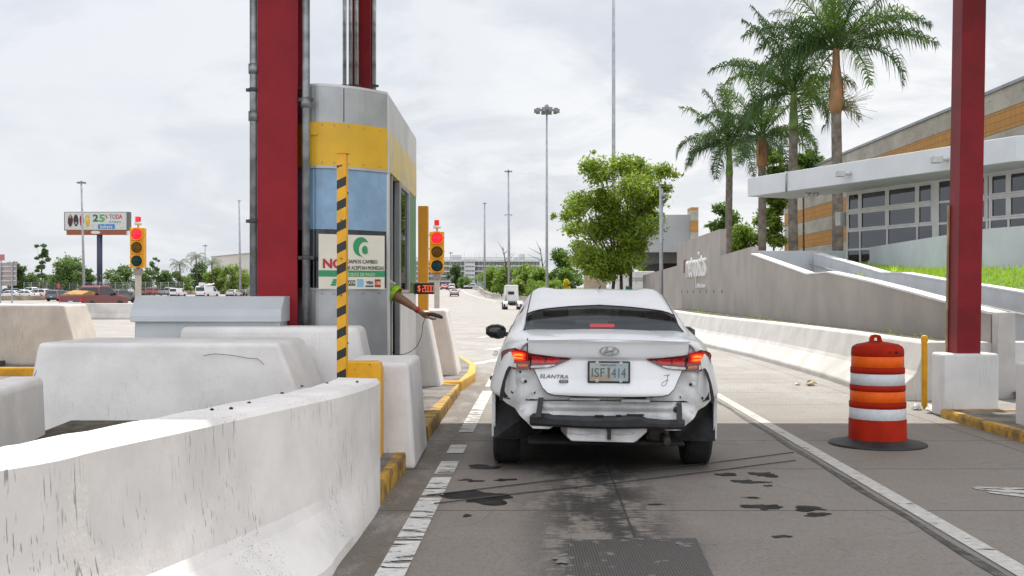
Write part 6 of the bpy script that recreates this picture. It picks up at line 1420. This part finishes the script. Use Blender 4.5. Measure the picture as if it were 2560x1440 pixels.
for (a, b, c_, d_), col, sd in (((170, 182, 536, 567), (.07, .02, .02), 1), ((184, 196, 536, 566), (.03, .03, .04), 2), ((199, 210, 537, 566), (.30, .02, .03), 3), ((213, 225, 537, 567), (.60, .40, .05), 4)): shoe(a, b, c_, d_, M('print_%d' % sd, col, .6), sd)
for sd, (px, y, w, h, col) in enumerate(((176, 541, 4, 8, (.6, .25, .2)), (190, 558, 5, 6, (.3, .3, .33)), (204, 548, 4, 10, (.12, .01, .015)), (219, 548, 5, 10, (.75, .58, .15)))):
    MB().box(X_(px - w / 2), X_(px + w / 2), D - .06, D - .052, Z_(y + h / 2), Z_(y - h / 2)).build('shoe_print', M('print_b%d' % sd, col, .6), bb, .02)
def bt(b, x0, x1, y0, y1, col, nm, bold=.02): text(b, M('print_' + nm, col, .6, var=0), bb, (X_(x0), D - .02, Z_(y1)), (1, 0, 0), (0, 0, 1), X_(x1) - X_(x0), Z_(y0) - Z_(y1), .02, 'lettering', True, bold)
bt('2', 232, 246, 536, 554, (.03, .12, .06), 'dgreen', .03); bt('5', 248, 262, 536, 555, (.07, .35, .08), 'lgreen', .03); bt('%', 263, 269, 537, 546, (.5, .1, .08), 'red2'); bt('TO', 273, 289, 536, 547, (.2, .2, .28), 'greyblue', .02); bt('DA', 290, 306, 536, 547, (.5, .03, .05), 'red3', .02); bt('la compra', 274, 302, 551, 559, (.15, .28, .4), 'blue2', .0)
MB().box(X_(245), X_(287), D - .03, D - .004, Z_(572), Z_(560.5)).build('blue_panel', M('advert_blue', (.05, .20, .52), .6, var=.05), bb); text('bakers', cream, bb, (X_(251), D - .04, Z_(570.5)), (1, 0, 0), (0, 0, 1), X_(281) - X_(251), Z_(562) - Z_(570.5), .01)

stone_m = M('stone_wall', (.40, .33, .25), .85, var=.3, vs=.6, col2=(.22, .17, .13), bump=.5, bs=4)
def low_wall(label, pts, h):
    mb = MB(); rings = []
    for (x0, d0), (x1, d1) in zip(pts[:-1], pts[1:]):
        n = max(2, int(math.hypot(x1 - x0, d1 - d0) / 2))
        for k in range(n):
            t_ = k / n; x, d = x0 + (x1 - x0) * t_, d0 + (d1 - d0) * t_; z = T(x, d); hh = h + .05 * math.sin(len(rings) * 2.3); rings.append([(x, d, z - .1), (x, d, z + hh), (x, d + .5, z + hh), (x, d + .5, z - .1)])
    mb.loft(rings, 0, True); return tag(mb.build('stone_wall', stone_m), label, 'wall')
low_wall('low stone wall before the parked cars at the left edge', [(-92, 158), (-78, 166), (-70, 172)], .72); low_wall('low stone wall behind the far traffic right of the billboard', [(-92, 225), (-80, 262), (-66, 285), (-60, 300)], .95)
fn = thing('wire_fence', 'tall wire fence with thin posts behind the far traffic', 'fence', (-80, 222, 0)); mb = MB(); pts = [((x - 1280) * 224 / F, 224, T(-80, 224)) for x in range(60, 470, 19)]
for k, p in enumerate(pts): MB().cyl(p, (p[0], p[1], p[2] + 2.9), .05, n=6).build('fence_post', pole_steel, fn)
for h in (.9, 1.6, 2.3, 2.85): mb.tube([(p[0], p[1], p[2] + h) for p in pts], .022, 4)
for k in range(160): x = pts[0][0] + (pts[-1][0] - pts[0][0]) * k / 160; mb.tube([(x, 224, .6), (x + .9, 224, 3.3)], .012, 3); mb.tube([(x + .9, 224, .6), (x, 224, 3.3)], .012, 3)
mb.build('wire_mesh', M('wire_grey', (.25, .25, .25), .6), fn, fix=False)
sb = thing('motorway_sign', 'brownish back of a big sign on two posts at the left edge', 'sign', ((18 - 1280) * 100 / F, 100, 0)); s = .1 * 10 / F * 100; X_ = lambda px: (px - 1280) * 100 / F; Z_ = lambda y: CH + (HZ - y) * 100 / F
MB().box(X_(-60), X_(40), 100.1, 100.16, Z_(714), Z_(657)).build('panel', M('sign_back', (.36, .30, .28), .6, var=.1, vs=1), sb)
for y in (666, 678, 690, 702): MB().box(X_(-60), X_(40), 100.03, 100.095, Z_(y + 1), Z_(y - 1)).build('stiffener', alu_white, sb)
for px in (1, 30): MB().box(X_(px - 1.6), X_(px + 1.8), 99.95, 100.02, -.1, Z_(660)).build('post', pole_steel, sb)
s2 = thing('distant_sign', 'small faded pink sign above the sign back at the left edge', 'sign', ((4 - 1280) * 180 / F, 180, 0)); MB().box((-14 - 1280) * 180 / F, (11 - 1280) * 180 / F, 180, 180.1, CH + 79 * 180 / F, CH + 94 * 180 / F).build('panel', M('faded_pink', (.42, .17, .17), .6, var=.1), s2); MB().cyl(((2 - 1280) * 180 / F, 180.2, 0), ((2 - 1280) * 180 / F, 180.2, CH + 80 * 180 / F), .12).build('post', pole_steel, s2)
wh = thing('warehouse', 'long cream warehouse with a sloping roof behind the left trees', 'warehouse', (-110, 450, 2)); D = 450; s = D / F
mb = MB(); mb.prism([((528 - 1280) * s, 1), ((720 - 1280) * s, 1), ((720 - 1280) * s, CH + 104 * s), ((612 - 1280) * s, CH + 96 * s), ((528 - 1280) * s, CH + 88 * s)], D, D + 40); mb.build('shell', M('cream_sheet', (.56, .53, .49), .8, var=.05, vs=.1), wh)
mb = MB(); mb.prism([((526 - 1280) * s, CH + 88 * s), ((612 - 1280) * s, CH + 96.3 * s), ((720 - 1280) * s, CH + 104.3 * s), ((720 - 1280) * s, CH + 106 * s), ((612 - 1280) * s, CH + 98 * s), ((526 - 1280) * s, CH + 89.6 * s)], D - .6, D + 41); mb.build('roof', alu_white, wh)
wb = thing('white_house', 'jumbled small white buildings at the foot of the billboard pole', 'house', (-108, 300, 1)); s = 300 / F
for a, b, c_ in ((250, 262, 697), (264, 276, 702), (278, 290, 692), (205, 222, 690)): MB().box((a - 1280) * s, (b - 1280) * s, 300, 306, 0, CH + (HZ - c_) * s, top=(.2, .2, 0, 0)).build('wall', M('faded_white', (.6, .61, .62), .8, var=.15, vs=.6), wb)
LT = [('tall thin ragged tree left of the billboard', 104, 602, 722, 46, 205, [lf_fd], 900, .34, True), ('dark rounded tree behind the sign back at the left edge', 42, 658, 735, 44, 230, [lf_fd], 1500, .42, False), ('squat dark bush behind the parked white cars', 76, 684, 735, 48, 235, [lf_fd, lf_far], 1400, .40, False),
      ('broad layered tree under the billboard', 170, 648, 732, 96, 228, [lf_far, lf_far, lf_fd], 4200, .40, False), ('right-hand lobe of the broad tree beneath the billboard', 212, 672, 728, 44, 232, [lf_far, lf_fd], 1500, .38, False), ('dark green tree left of the left traffic light post', 306, 662, 735, 66, 230, [lf_fd, lf_far], 2600, .40, False),
      ('mixed green tree right behind the left traffic light', 362, 672, 738, 60, 250, [lf_far, lf_fd], 2200, .40, False), ('airy sparse tree above the red pickup', 385, 645, 725, 40, 260, [lf_fd], 600, .36, True), ('bushy tree above the silver pickup', 418, 674, 735, 50, 262, [lf_far, lf_fd], 1800, .42, False),
      ('pale green bushes under the first coconut palm', 462, 690, 738, 44, 268, [lf_far, lf_b], 1500, .40, False), ('dark tree behind the coconut palms', 500, 660, 735, 56, 285, [lf_fd], 2000, .46, False), ('light green tree behind the bucket van', 545, 668, 735, 52, 280, [lf_far, lf_b], 2000, .44, False),
      ('bright rounded tree left of the broad red column', 582, 662, 735, 58, 275, [lf_far, lf_b], 2200, .42, False), ('yellowish low hedge tree beside the slender left mast', 608, 680, 735, 40, 265, [lf_b, lf_far], 1400, .38, False), ('low scrub tree at the left behind the wire fence', 130, 690, 735, 50, 240, [lf_fd, lf_far], 1200, .4, False), ('low scrub tree behind the billboard pole', 268, 700, 735, 40, 330, [lf_fd], 700, .5, False)]
for i, a in enumerate(LT): quick_tree(a[0], a[1], a[2], a[3], a[4], a[5], a[6], a[7], a[8], 'trees beyond the far left lanes', 100 + i, a[9])
coco = leaf_mat('coconut_frond', (.05, .085, .03), (.11, .15, .05), .3)
for px, yt, D, sd, lb in ((449, 662, 262, 1, 'leftmost of the three distant coconut palms'), (490, 645, 268, 2, 'tallest, middle one of the three distant coconut palms'), (529, 660, 258, 3, 'rightmost of the three distant coconut palms, over the bucket van')):
    s = D / F; x = (px - 1280) * s; z1 = CH + (HZ - yt) * s; z0 = T(x, D); t = thing('coconut_palm', lb, 'palm tree', (x, D, z0), 0, 'coconut palms by the far left lanes')
    MB().tube([(x + .8, D, z0 - .1), (x + .25, D, z0 + (z1 - z0) * .5), (x, D, z1)], [.22, .17, .13], 8).build('trunk', bark, t)
    for k in range(17): frond(t, (x, D, z1), k * 2.4 + sd, R(68 - 5.5 * k), 2.9, R(85), coco, sd * 31 + k, 20, 1.0)
